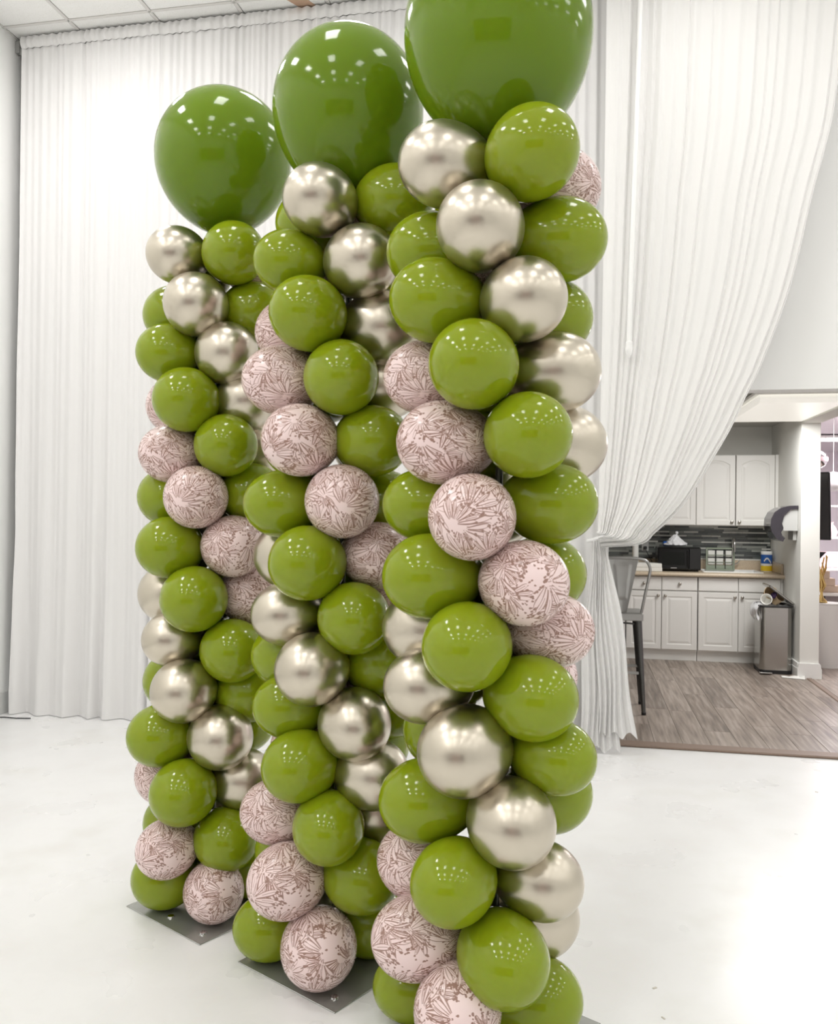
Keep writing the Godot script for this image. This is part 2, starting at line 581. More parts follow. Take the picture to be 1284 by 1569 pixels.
# ---------------------------------------------------------------- the room
func build_room() -> void:
	var f := part("floor", slab(Vector3(ROOM_L, -0.1, -5.64), Vector3(ROOM_R, 0, ROOM_FRONT)), M.floor)
	tag(f, "glossy white epoxy floor of the studio hall", "floor", "", "structure")
	# faint scratches and debris marks, thin raised flecks of grey
	var fl := MB.new()
	for k in 26:
		var x := rng.randf_range(-3.9, 2.2)
		var z := rng.randf_range(-5.2, -1.6)
		var a := rng.randf() * TAU
		fl.box(Vector3(x, 0.001, z), Vector3(rng.randf_range(0.008, 0.022), 0.003, rng.randf_range(0.004, 0.010)), 0.001, Basis(Vector3.UP, a))
	var sc := part("floor_flecks", fl.mesh(), M.scuff, f)
	sc.set_meta("kind", "stuff")
	struct("wall_left", slab(Vector3(ROOM_L - 0.15, 0, ROOM_BACK - 0.15), Vector3(ROOM_L, CEIL + 0.3, ROOM_FRONT)), M.wall, "plain white side wall meeting the drapes in the corner", "wall")
	struct("wall_right", slab(Vector3(ROOM_R, 0, ROOM_BACK - 0.15), Vector3(ROOM_R + 0.15, CEIL + 0.3, ROOM_FRONT)), M.wall, "plain white side wall of the hall beyond the kitchen opening", "wall")
	struct("wall_front", slab(Vector3(ROOM_L - 0.15, 0, ROOM_FRONT), Vector3(ROOM_R + 0.15, CEIL + 0.3, ROOM_FRONT + 0.15)), M.wall, "white end wall of the hall behind the camera", "wall")
	var b := MB.new()
	b.box(Vector3((ROOM_L - 0.1) / 2.0, (CEIL + 0.3) / 2.0, ROOM_BACK - 0.075), Vector3(-ROOM_L - 0.1, CEIL + 0.3, 0.15), 0.001)
	b.box(Vector3(0.95, (CEIL + 0.3 + 2.30) / 2.0, ROOM_BACK - 0.075), Vector3(2.1, CEIL + 0.3 - 2.30, 0.15), 0.001)
	b.box(Vector3((2.0 + ROOM_R) / 2.0, (CEIL + 0.3) / 2.0, ROOM_BACK - 0.075), Vector3(ROOM_R - 2.0, CEIL + 0.3, 0.15), 0.001)
	struct("wall_back", b.mesh(), M.wall, "tall white wall behind the drapes with the kitchen opening", "wall")
	# rear doors that the metallic balloons mirror
	for k in 3:
		var d := struct("door_%d" % (k + 1), slab(Vector3(-3.6 + k * 2.15, 0, ROOM_FRONT - 0.05), Vector3(-1.55 + k * 2.15, 2.6, ROOM_FRONT - 0.005), 0.004), M.door_mauve if k == 1 else M.door_brown, "wide dark door in the end wall behind the camera, %s from the bare side wall" % ["first", "second", "third"][k], "door")
		d.set_meta("group", "doors of the end wall")
	struct("baseboard_left", slab(Vector3(ROOM_L, 0, ROOM_BACK), Vector3(ROOM_L + 0.012, 0.16, ROOM_FRONT), 0.003), M.base_grey, "pale grey baseboard along the bare side wall", "baseboard")
	# ceiling: slab, then the lay-in tiles and bars over the drapes
	var ce := part("ceiling", slab(Vector3(ROOM_L - 0.15, CEIL + 0.012, ROOM_BACK - 0.15), Vector3(ROOM_R + 0.15, CEIL + 0.3, ROOM_FRONT + 0.15)), M.tile)
	tag(ce, "white suspended ceiling of speckled lay-in tiles", "ceiling", "", "structure")
	var xs := [ROOM_L]
	for k in 8:
		xs.append(-3.627 + 0.627 * k)
	var zs := [ROOM_BACK, -5.43, -4.21, -2.99]
	for i in xs.size() - 1:
		for j in 3:
			var lo := Vector3(xs[i] + 0.014, CEIL - 0.002, zs[j] + 0.014)
			var hi := Vector3(xs[i + 1] - 0.014, CEIL + 0.012, zs[j + 1] - 0.014)
			part("tile", slab(lo, hi, 0.004), M.tile, ce)
	for x in xs:
		part("ceiling_bar", slab(Vector3(x - 0.012, CEIL - 0.006, ROOM_BACK), Vector3(x + 0.012, CEIL + 0.008, -2.99), 0.001), M.tbar, ce)
	for z in zs:
		part("ceiling_bar", slab(Vector3(ROOM_L, CEIL - 0.006, z - 0.012), Vector3(xs[-1], CEIL + 0.008, z + 0.012), 0.001), M.tbar, ce)
	# torn strip on one tile
	var o := PackedVector2Array()
	var edge := [[-2.13, -5.30], [-2.05, -5.33], [-2.02, -5.45], [-1.95, -5.58], [-1.86, -5.66], [-1.80, -5.69], [-1.79, -5.64], [-1.86, -5.52], [-1.90, -5.40], [-1.98, -5.26], [-2.09, -5.22]]
	for q in edge:
		o.append(Vector2(q[0] + rng.randf_range(-0.008, 0.008), q[1]))
	var tn := MB.new()
	tn.prism(o, CEIL - 0.0065, CEIL - 0.001, Transform3D(Basis(Vector3(1, 0, 0), Vector3(0, 0, 1), Vector3(0, 1, 0)), Vector3.ZERO))
	part("torn_patch", tn.mesh(), M.torn, ce).set_meta("label", "torn brown patch on a tile")

# ---------------------------------------------------------------- drapes
# irregular pleats: offset at arc position u (metres)
func pleat_table(length: float, seed_no: int, w0: float, w1: float) -> PackedVector3Array:
	var r := RandomNumberGenerator.new()
	r.seed = seed_no
	var out := PackedVector3Array()
	var x := 0.0
	while x < length:
		var w := r.randf_range(w0, w1)
		out.append(Vector3(x, w, r.randf_range(0.45, 1.0)))
		x += w
	return out

func pleat(tab: PackedVector3Array, x: float) -> float:
	var lo := 0
	var hi := tab.size() - 1
	while lo < hi:
		var m := (lo + hi + 1) / 2
		if tab[m].x <= x: lo = m
		else: hi = m - 1
	var p := tab[lo]
	var f := clampf((x - p.x) / p.y, 0.0, 1.0)
	return p.z * (0.5 + 0.5 * cos(TAU * f) + 0.12 * sin(2.0 * TAU * f)) + (1.0 - p.z)

func straight_drape(called: String, label: String, x0: float, x1: float, z: float, seed_no: int, hem: float) -> void:
	var t := thing(called, label, "curtain", Vector3(x0, 0, z), 0.0, "white sheer drapes on the back wall")
	var w := x1 - x0
	var fine := pleat_table(w, seed_no, 0.035, 0.075)
	var wide := pleat_table(w, seed_no + 7, 0.10, 0.26)
	var nz := FastNoiseLite.new()
	nz.seed = seed_no
	nz.frequency = 1.1
	var top := CEIL - 0.10
	var body := MB.new()
	var nu := int(w / 0.0085)
	body.sheet(nu, 30, func(u: float, v: float) -> Vector3:
		var y := lerpf(top, hem, v)
		var x := u * w
		var drift := nz.get_noise_2d(x * 0.9, y * 0.5) * 0.05 * v
		var a := pleat(fine, x + drift * 0.4)
		var b := pleat(wide, x + drift)
		var kf := 0.022 * (1.0 - 0.8 * v)
		var kw := 0.006 + 0.03 * v + 0.05 * pow(v, 4.0)
		return Vector3(x + drift * 0.5 + (x - w * 0.5) * 0.012 * v, y, a * kf + b * kw), Vector3.BACK)
	part("cloth", body.mesh(), M.drape, t)
	var head := MB.new()
	head.sheet(nu, 6, func(u: float, v: float) -> Vector3:
		var x := u * w
		var bulge := sin(PI * v) * 0.016
		return Vector3(x, lerpf(top + 0.085, top - 0.002, v), 0.012 + bulge + pleat(fine, x) * 0.02), Vector3.BACK)
	part("rod_pocket", head.mesh(), M.drape, t)

func edge_x(y: float) -> float:
	# how far the swagged leading edge stands out from the tie at each height, as a share of its reach at the rail
	var k := [[1.335, 0.0], [1.342, 0.05], [1.352, 0.175], [1.419, 0.242], [1.543, 0.334], [1.669, 0.40], [1.863, 0.475], [2.044, 0.545], [2.26, 0.612], [2.419, 0.664], [2.897, 0.779], [3.47, 0.868], [3.917, 0.941], [4.613, 0.985], [5.0, 1.0]]
	for i in k.size() - 1:
		if y <= k[i + 1][0]:
			var a: Array = k[maxi(i - 1, 0)]
			var d: Array = k[mini(i + 2, k.size() - 1)]
			var b: Array = k[i]
			var c: Array = k[i + 1]
			var h: float = c[0] - b[0]
			var mb: float = (c[1] - a[1]) / (c[0] - a[0]) * h
			var mc: float = (d[1] - b[1]) / (d[0] - b[0]) * h
			var u := clampf((y - b[0]) / h, 0.0, 1.0)
			return (2 * u * u * u - 3 * u * u + 1) * b[1] + (u * u * u - 2 * u * u + u) * mb + (-2 * u * u * u + 3 * u * u) * c[1] + (u * u * u - u * u) * mc
	return 1.0

func build_drapes() -> void:
	straight_drape("curtain", "long straight white drape in the corner beside the bare side wall", ROOM_L + 0.075, -2.98, -5.565, 3, 0.004)
	straight_drape("curtain", "wide straight white drape hanging behind the three balloon columns", -2.985, -0.665, -5.572, 14, 0.005)
	straight_drape("curtain", "narrow straight white drape under the gathered swag, beside the kitchen opening", -0.65, 0.16, -5.566, 25, 0.004)
	# rail
	var rail := thing("curtain_rod", "thin grey drapery rod under the ceiling along the back wall", "curtain rod", Vector3(0, CEIL - 0.06, -5.605))
	var rb := MB.new()
	rb.tube(PackedVector3Array([Vector3(ROOM_L + 0.01, 0, 0), Vector3(2.6, 0, 0)]), 0.014, 12)
	part("rod", rb.mesh(), M.galv, rail)
	var br := MB.new()
	br.box(Vector3(ROOM_L + 0.02, -0.01, 0.02), Vector3(0.04, 0.09, 0.05), 0.004)
	br.box(Vector3(ROOM_L + 0.05, -0.045, 0.03), Vector3(0.03, 0.05, 0.012), 0.003)
	part("bracket", br.mesh(), M.galv, rail)
	# the swag, gathered to a tie beside the opening
	var t := thing("curtain", "sheer white drape swept aside and tied, its curved edge over the kitchen opening", "curtain", Vector3(0.08, 0, -5.47), 0.0, "white sheer drapes on the back wall")
	var n := 30.0
	var jit := pleat_table(1.0, 91, 0.022, 0.085)
	var top := CEIL - 0.10
	var reach := 1.43
	var sw := MB.new()
	sw.sheet(420, 110, func(s: float, v: float) -> Vector3:
		# height runs down faster at the top, slower where the cloth gathers
		var y := lerpf(top, 1.338, 1.0 - pow(1.0 - v, 1.7))
		var g := edge_x(y) / edge_x(top)
		var ss := 0.02 + 0.98 * s
		var ph := pleat(jit, clampf(s + 0.008 * sin(v * 2.5 + s * 5.0), 0.0, 0.999))
		var amp := lerpf(0.021, 0.016, v) * (0.35 + 0.65 * smoothstep(0.0, 0.12, s))
		var x := ss * reach * g
		var sag := -0.03 * sin(PI * v) * s
		var bunch := (s - 0.5) * 0.10 * pow(v, 6.0)
		return Vector3(x, y + sag - bunch, ph * amp + 0.10 * v * v * sin(PI * s) + 0.02), Vector3.BACK)
	part("cloth", sw.mesh(), M.sheer, t)
	var hm := MB.new()
	var hp := PackedVector3Array()
	for k in 61:
		var v := k / 60.0
		var y := lerpf(top, 1.338, 1.0 - pow(1.0 - v, 1.7))
		hp.append(Vector3(reach * edge_x(y) / edge_x(top), y - 0.03 * sin(PI * v) - 0.05 * pow(v, 6.0), 0.03 + pleat(jit, 0.999) * lerpf(0.021, 0.016, v)))
	hm.tube(hp, 0.006, 8, 0.006, 0.5)
	part("hem", hm.mesh(), M.drape, t)
	# tails under the tie
	var tails := [[-0.10, 0.16, 0.03, 0.03, 5], [0.02, 0.255, 0.13, 0.055, 9]]
	for q in tails:
		var tab := pleat_table(1.0, 60 + int(q[4]), 0.10, 0.26)
		var tl := MB.new()
		var lo: float = q[0]
		var hi: float = q[1]
		var hem: float = q[2]
		var zo: float = q[3]
		tl.sheet(120, 50, func(u: float, v: float) -> Vector3:
			var open := 0.22 + 0.78 * pow(v, 0.75)
			var x := lerpf(-0.01, lerpf(lo, hi, u), open) + 0.01 * sin(v * 9.0 + u * 4.0)
			var y := lerpf(1.345, hem + 0.02 * sin(u * 17.0), v)
			return Vector3(x, y, zo * (0.6 + 0.4 * v) + pleat(tab, u) * (0.010 + 0.024 * v)), Vector3.BACK)
		part("tail", tl.mesh(), M.drape, t)
	var tie := MB.new()
	var ring := PackedVector3Array()
	for k in 25:
		var f := TAU * k / 24.0
		ring.append(Vector3(0.0 + 0.055 * cos(f), 1.345 + 0.018 * cos(f), 0.05 + 0.06 * sin(f)))
	tie.tube(ring, 0.011, 8, 0.011, 1.0, false)
	part("tieback", tie.mesh(), M.drape, t)
	# lead on the floor in the corner
	var ld := MB.new()
	ld.tube(PackedVector3Array([Vector3(ROOM_L + 0.02, 0.005, -5.36), Vector3(ROOM_L + 0.10, 0.005, -5.385), Vector3(ROOM_L + 0.20, 0.005, -5.38), Vector3(ROOM_L + 0.30, 0.005, -5.40)]), 0.004, 8)
	tag(part("floor_cable", ld.mesh(), M.black_matt), "short dark cable on the white floor in the corner by the drape", "cable")
	# wand
	var w := thing("curtain_wand", "slim white curtain wand with an acorn tip hanging before the drapes", "curtain wand", Vector3(0.262, 2.50, -5.36))
	var wb := MB.new()
	wb.tube(PackedVector3Array([Vector3(0, 0.05, 0), Vector3(0.008, 0.42, 0), Vector3(0.033, 1.45, 0), Vector3(0.055, 2.40, -0.03)]), 0.016, 12, 0.016)
	part("rod", wb.mesh(), M.gloss_white, w)
	var wt := MB.new()
	wt.lathe(PackedVector2Array([Vector2(0, -0.045), Vector2(0.008, -0.04), Vector2(0.02, -0.015), Vector2(0.024, 0.015), Vector2(0.02, 0.045), Vector2(0.022, 0.055), Vector2(0.013, 0.065), Vector2(0.012, 0.09)]), Vector3.ZERO)
	part("tip", wt.mesh(), M.gloss_white, w)

# ---------------------------------------------------------------- balloon columns
# each ring: centre x, height, centre z, heading of its chrome balloon, then per balloon (chrome, green, printed, green): rise, turn, size
const FAR_RINGS := [
	[-1.384, 2.445, -3.039, 315.1, 0.000, 3.1, 0.92, -0.002, -0.5, 1.00, 0, 0, 1, 0, 0, 1],
	[-1.395, 2.249, -3.036, 0.4, -0.002, 0.4, 1.01, 0.000, -3.2, 1.00, 0, 0, 1, 0, 0, 1],
	[-1.404, 2.078, -3.033, 44.2, -0.003, 0.1, 1.00, 0, 0, 1, 0, 0, 1, 0.006, -5.6, 0.96],
	[-1.398, 1.903, -3.033, 79.4, 0.007, -5.0, 1.00, 0, 0, 1, 0, 0, 1, -0.002, 0.3, 1.03],
	[-1.390, 1.723, -3.034, 129.2, 0, 0, 1, 0, 0, 1, -0.014, -1.7, 0.95, 0.014, 0.4, 1.00],
	[-1.400, 1.549, -3.031, 185.5, 0, 0, 1, 0, 0, 1, -0.003, 0.4, 1.00, 0.017, -5.5, 1.00],
	[-1.402, 1.364, -3.030, 234.7, 0, 0, 1, -0.004, -3.4, 1.00, 0.003, 1.2, 1.00, 0, 0, 1],
	[-1.396, 1.178, -3.030, 273.3, 0, 0, 1, -0.002, 0.1, 1.05, 0.003, 0.5, 1.00, 0, 0, 1],
	[-1.380, 1.003, -3.032, 316.2, 0.015, -5.0, 0.89, -0.018, 1.8, 1.02, 0, 0, 1, 0, 0, 1],
	[-1.395, 0.836, -3.028, 350.2, 0.005, -0.4, 1.01, -0.020, 4.4, 1.00, 0, 0, 1, 0, 0, 1],
	[-1.415, 0.664, -3.024, 46.0, 0.005, -0.2, 1.03, 0, 0, 1, 0, 0, 1, -0.006, -6.1, 1.01],
	[-1.409, 0.475, -3.024, 87.3, 0.014, -2.9, 1.00, 0, 0, 1, 0, 0, 1, -0.002, -0.5, 1.04],
	[-1.423, 0.272, -3.020, 154.7, 0, 0, 1, 0, 0, 1, -0.012, 2.9, 0.93, 0.015, -5.2, 1.01],
	[-1.390, 0.108, -3.026, 209.8, 0, 0, 1, 0.010, -0.9, 1.00, -0.004, 1.0, 0.95, 0, 0, 1],
]
const MIDDLE_RINGS := [
	[-0.768, 2.487, -2.719, 338.4, -0.009, 2.2, 0.98, 0.012, 1.4, 1.01, 0, 0, 1, 0, 0, 1],
	[-0.809, 2.293, -2.714, 41.7, -0.006, -0.5, 1.01, 0, 0, 1, 0, 0, 1, 0.010, -2.9, 0.90],
	[-0.816, 2.108, -2.714, 77.4, -0.010, 2.6, 1.07, 0, 0, 1, 0, 0, 1, 0.012, -1.3, 1.03],
	[-0.822, 1.923, -2.715, 115.2, 0, 0, 1, 0, 0, 1, 0.005, -1.0, 1.01, -0.004, -0.3, 1.03],
	[-0.813, 1.726, -2.719, 154.8, 0, 0, 1, 0, 0, 1, -0.002, 0.5, 1.01, 0.000, -4.9, 1.00],
	[-0.820, 1.528, -2.720, 206.0, 0, 0, 1, -0.006, -3.0, 0.97, 0.003, 0.1, 1.02, 0, 0, 1],
	[-0.817, 1.348, -2.722, 257.6, 0, 0, 1, -0.012, 0.1, 1.04, 0.010, -3.8, 0.95, 0, 0, 1],
	[-0.804, 1.165, -2.727, 304.1, -0.002, -2.5, 0.91, -0.002, 0.4, 1.00, 0, 0, 1, 0, 0, 1],
	[-0.813, 1.007, -2.727, 352.6, -0.005, -0.0, 1.01, 0.004, 0.9, 1.01, 0, 0, 1, 0, 0, 1],
	[-0.792, 0.845, -2.733, 29.4, -0.015, 2.0, 1.00, 0, 0, 1, 0, 0, 1, 0.012, -5.5, 0.93],
	[-0.798, 0.679, -2.733, 58.7, -0.018, -2.9, 1.00, 0, 0, 1, 0, 0, 1, 0.008, 2.1, 1.00],
	[-0.830, 0.502, -2.729, 107.5, 0, 0, 1, 0, 0, 1, -0.002, -1.4, 0.94, 0.003, -0.1, 0.99],
	[-0.839, 0.322, -2.729, 152.4, 0, 0, 1, 0, 0, 1, -0.002, -0.7, 1.03, 0.007, -2.6, 1.02],
	[-0.853, 0.104, -2.729, 197.0, 0, 0, 1, -0.011, -1.4, 0.93, 0.007, -1.2, 1.05, 0, 0, 1],
]
const NEAR_RINGS := [
	[-0.240, 2.455, -2.413, 303.3, -0.002, 5.4, 1.00, -0.004, -2.1, 1.05, 0, 0, 1, 0, 0, 1],
	[-0.260, 2.258, -2.413, 354.9, -0.004, 0.3, 1.01, 0.007, 1.9, 1.02, 0, 0, 1, -0.001, 0.6, 1.00],
	[-0.259, 2.075, -2.416, 33.4, -0.010, -2.0, 0.97, 0, 0, 1, 0, 0, 1, 0.008, 4.0, 1.01],
	[-0.270, 1.893, -2.417, 84.0, 0.003, 3.9, 0.99, 0, 0, 1, -0.003, 7.2, 0.93, -0.001, -0.2, 1.04],
	[-0.228, 1.702, -2.429, 116.1, 0, 0, 1, 0, 0, 1, -0.008, 5.4, 1.02, 0.005, -0.5, 1.00],
	[-0.274, 1.512, -2.423, 174.7, 0, 0, 1, 0.009, 5.0, 0.91, -0.024, -0.0, 1.01, 0.016, 2.4, 0.99],
	[-0.265, 1.319, -2.428, 215.9, 0, 0, 1, 0.003, -1.9, 1.04, -0.006, 0.6, 1.00, 0, 0, 1],
	[-0.271, 1.158, -2.430, 261.3, 0, 0, 1, -0.015, -1.2, 1.04, 0.013, 3.6, 0.92, 0, 0, 1],
	[-0.273, 1.012, -2.432, 313.0, 0.003, -10.7, 0.92, -0.011, 6.1, 1.01, 0, 0, 1, 0, 0, 1],
	[-0.237, 0.843, -2.442, 335.1, 0.014, 1.8, 1.07, -0.011, -2.4, 0.90, 0, 0, 1, 0, 0, 1],
	[-0.262, 0.678, -2.440, 24.6, -0.004, 0.7, 1.02, 0, 0, 1, 0, 0, 1, 0.002, -4.0, 1.02],
	[-0.280, 0.489, -2.440, 71.8, -0.004, -3.8, 0.93, 0, 0, 1, -0.019, 11.1, 1.00, 0.016, 0.9, 0.99],
	[-0.289, 0.303, -2.441, 118.9, 0, 0, 1, 0, 0, 1, -0.002, 0.2, 1.00, 0.003, -0.6, 1.06],
	[-0.303, 0.116, -2.441, 176.1, 0, 0, 1, -0.009, 4.2, 0.83, 0.051, -1.1, 1.02, -0.010, 2.4, 1.00],
]
const ORDINAL := ["top", "second", "third", "fourth", "fifth", "sixth", "seventh", "eighth", "ninth", "tenth", "eleventh", "twelfth", "thirteenth", "bottom"]

# pear-shaped latex balloon lying along +y: tip at the far end, mouth at the origin
func balloon_mesh(reach: float, a: float, b: float, segs := 48) -> ArrayMesh:
	var p := PackedVector2Array()
	for i in 19:
		var f := PI * 0.5 * i / 18.0
		p.append(Vector2(b * sin(f), reach + a * cos(f)))
	var back := reach - 0.022
	for i in range(1, 17):
		var u := i / 16.0
		var r := b * pow(maxf(1.0 - pow(u, 2.0), 0.0), 0.62)
		p.append(Vector2(maxf(r, 0.009), reach - back * u))
	p.append(Vector2(0.006, 0.016))
	p.append(Vector2(0.011, 0.010))
	p.append(Vector2(0.009, 0.004))
	p.append(Vector2(0.0, 0.004))
	p[0].x = 0.0
	var m := MB.new()
	m.lathe(p, Vector3.ZERO, Vector3.UP, segs, true)
	return m.mesh()

func side_words(phi: float) -> String:
	var a := absf(phi)
	var to := "kitchen" if phi > 0.0 else "bare wall"
	if a <= 22.5: return "squarely at the front of"
	if a <= 67.5: return "toward the %s in" % to
	if a <= 112.5: return "on the %s edge of" % to
	if a <= 157.5: return "behind the %s edge of" % to
	return "at the very back of"

func column(which: String, rings: Array, reach: float, a: float, b: float, stand: Vector3, plate_turn: float, big: Vector3, big_r: Vector2, big_lean: Vector3) -> void:
	var mesh := balloon_mesh(reach, a, b)
	var names := ["chrome_balloon", "green_balloon", "printed_balloon", "green_balloon"]
	var looks := ["champagne chrome balloon", "olive green balloon", "pink butterfly-print balloon", "olive green balloon"]
	var to_cam := atan2(-stand.x, -stand.z)
	var proto: Array = [null, null, null]
	for i in rings.size():
		var r: Array = rings[i]
		for j in 4:
			var rise: float = r[4 + j * 3]
			var th := deg_to_rad(float(r[3]) + 90.0 * j + float(r[5 + j * 3]))
			var s: float = r[6 + j * 3]
			var phi := rad_to_deg(wrapf(deg_to_rad(float(r[3]) + 90.0 * j) - to_cam, -PI, PI))
			if hidden(which, i, j):
				continue
			var kind := [0, 1, 2, 1][j] as int
			var o: MeshInstance3D
			if proto[kind] == null:
				o = MeshInstance3D.new()
				o.mesh = mesh
				proto[kind] = o
			else:
				o = proto[kind].duplicate()
			o.material_override = [M.chrome, M.green, M.pink[(i + j) % 3]][kind]
			o.name = numbered(names[j])
			add_child(o)
			var dir := Vector3(sin(th), 0, cos(th))
			var y := maxf(float(r[1]) + rise, b * s + 0.005)
			# the balloon's length lies level along its own heading; it is rolled about it so that no two prints agree
			var side := Vector3.UP.cross(dir)
			var roll := Basis(dir, fmod(i * 2.4 + j * 1.7, TAU))
			o.transform = Transform3D(roll * Basis(side, dir, side.cross(dir)) * s, Vector3(r[0], y, r[2]) + dir * reach * (1.0 - s))
			tag(o, "%s %s the %s ring of the %s column" % [looks[j], side_words(phi), ORDINAL[i], which], "balloon", "%s balloons of the %s column" % [["chrome", "green", "printed", "green"][j], which])
	# the big round one on top
	var p := PackedVector2Array()
	for i in 25:
		var f := PI * 0.5 * i / 24.0
		p.append(Vector2(big_r.x * sin(f), big_r.y * cos(f)))
	p[0].x = 0.0
	for i in range(1, 20):
		var u := i / 19.0
		p.append(Vector2(maxf(big_r.x * pow(maxf(1.0 - pow(u, 2.1), 0.0), 0.6), 0.016), -big_r.y * 1.14 * u))
	p.append(Vector2(0.012, -big_r.y * 1.17))
	p.append(Vector2(0.022, -big_r.y * 1.20))
	p.append(Vector2(0.0, -big_r.y * 1.20))
	var bm := MB.new()
	bm.lathe(p, Vector3.ZERO, Vector3.UP, 72)
	var bo := part("giant_balloon", bm.mesh(), M.big)
	bo.position = big
	bo.rotation = big_lean
	tag(bo, "giant deep green balloon crowning the %s column" % which, "balloon", "giant green balloons crowning the columns")
	# stand
	var st := thing("column_stand", "dark steel base plate and pole inside the %s balloon column" % which, "stand", stand, plate_turn, "steel stands of the balloon columns")
	part("base_plate", slab(Vector3(-0.225, 0, -0.225), Vector3(0.225, 0.004, 0.225), 0.0015), M.plate, st)
	var tp := Vector3(rings[0][0], rings[0][1] + 0.12, rings[0][2]) - stand
	tp = tp.rotated(Vector3.UP, -plate_turn)
	var pm := MB.new()
	pm.tube(PackedVector3Array([Vector3(0, 0.004, 0), tp * 0.5, tp]), 0.011, 12)
	part("pole", pm.mesh(), M.pole, st)
	var cm := MB.new()
	cm.turned([Vector2(0, 0.004), Vector2(0.03, 0.004), Vector2(0.03, 0.012), Vector2(0.017, 0.016), Vector2(0.017, 0.05), Vector2(0, 0.05)], Vector3.ZERO)
	part("socket", cm.mesh(), M.gun, st)
	for q in [[-0.02, 0.17], [0.17, 0.17], [-0.17, 0.05], [0.05, -0.05]]:
		var bt := MB.new()
		bt.turned([Vector2(0.013, 0.004), Vector2(0.012, 0.009), Vector2(0.0, 0.011)], Vector3(q[0], 0, q[1]), Vector3.UP, 12)
		part("bolt", bt.mesh(), M.chrome_steel, st)

func hidden(_which: String, _i: int, _j: int) -> bool:
	return false

func build_columns() -> void:
	column("far", FAR_RINGS, 0.1615, 0.1234, 0.1147, Vector3(-1.377, 0, -3.028), -0.487, Vector3(-1.367, 2.845, -3.043), Vector2(0.256, 0.256), Vector3(0, 0, 0.02))
	column("middle", MIDDLE_RINGS, 0.1688, 0.1306, 0.1146, Vector3(-0.809, 0, -2.743), -0.487, Vector3(-0.78, 2.83, -2.715), Vector2(0.249, 0.264), Vector3(0, 0, 0.06))
	column("near", NEAR_RINGS, 0.1877, 0.1285, 0.1150, Vector3(-0.24, 0, -2.458), -0.487, Vector3(-0.253, 2.86, -2.407), Vector2(0.267, 0.29), Vector3(0, 0, 0.03))

# ---------------------------------------------------------------- kitchen
# raised-panel front in the x-y plane facing +z: outline loops lofted from the rim to the raised field
func panel_front(w: float, h: float, th: float, arch := 0.0, flat := false) -> ArrayMesh:
	var m := MB.new()
	var loops := []
	var spec := [[0.0, 0.0], [0.0, th - 0.004], [0.004, th]]
	if not flat:
		spec += [[0.052, th], [0.058, th - 0.006], [0.066, th - 0.006], [0.086, th - 0.001]]
	for s in spec:
		var ins: float = s[0]
		var x := w / 2 - ins
		var y := h / 2 - ins
		var rise := arch if ins > 0.01 else 0.0
		var lp := PackedVector3Array([Vector3(-x, -y, s[1]), Vector3(x, -y, s[1])])
		for k in 13:
			var f := k / 12.0
			var u := lerpf(x, -x, f)
			lp.append(Vector3(u, y - rise * pow(absf(2.0 * f - 1.0), 2.2), s[1]))
		loops.append(lp)
	for i in loops.size() - 1:
		var a: PackedVector3Array = loops[i]
		var b: PackedVector3Array = loops[i + 1]
		for k in a.size():
			var q := (k + 1) % a.size()
			var outw := Vector3(a[k].x + a[q].x, a[k].y + a[q].y, 0).normalized() * (1.0 if i == 0 else 0.2)
			m.quad(a[k], a[q], b[q], b[k], outw + Vector3(0, 0, 0.0 if i == 0 else 1.0))
	var last: PackedVector3Array = loops[-1]
	var c := Vector3(0, 0, last[0].z)
	for k in last.size():
		m.tri(c, last[k], last[(k + 1) % last.size()], Vector3.BACK)
	return m.mesh()

func knob_mesh() -> ArrayMesh:
	var m := MB.new()
	m.lathe(PackedVector2Array([Vector2(0.008, 0), Vector2(0.006, 0.008), Vector2(0.007, 0.014), Vector2(0.015, 0.018), Vector2(0.0165, 0.024), Vector2(0.012, 0.029), Vector2(0, 0.030)]), Vector3.ZERO, Vector3.BACK, 20)
	return m.mesh()

func front(called: String, parent: Node3D, knob: Mesh, x0: float, x1: float, y0: float, y1: float, z: float, kn: Vector2, arch := 0.0, flat := false) -> void:
	var d := part(called, panel_front(x1 - x0 - 0.006, y1 - y0 - 0.006, 0.02, arch, flat), M.cab, parent)
	d.position = Vector3((x0 + x1) / 2, (y0 + y1) / 2, z)
	if kn != Vector2.ZERO:
		var k := part("knob", knob, M.knob, d)
		k.position = Vector3(kn.x - (x0 + x1) / 2, kn.y - (y0 + y1) / 2, 0.019)

func planks(parent: Node3D, x0: float, x1: float, z0: float, z1: float, w: float, seed_no: int) -> void:
	var r := RandomNumberGenerator.new()
	r.seed = seed_no
	var x := x0
	while x < x1 - 0.01:
		var xe := minf(x + w, x1)
		var z := z1
		var first := true
		while z > z0 + 0.01:
			var ln := 1.22 if not first else r.randf_range(0.3, 1.22)
			first = false
			var ze := maxf(z - ln, z0)
			if ze - z0 < 0.15: ze = z0
			var m := MB.new()
			m.box(Vector3((x + xe) / 2, 0.006, (z + ze) / 2), Vector3(xe - x - 0.0015, 0.012, z - ze - 0.0015), 0.0012)
			part("plank", m.mesh(), M.plank[r.randi() % 6], parent)
			z = ze
		x = xe

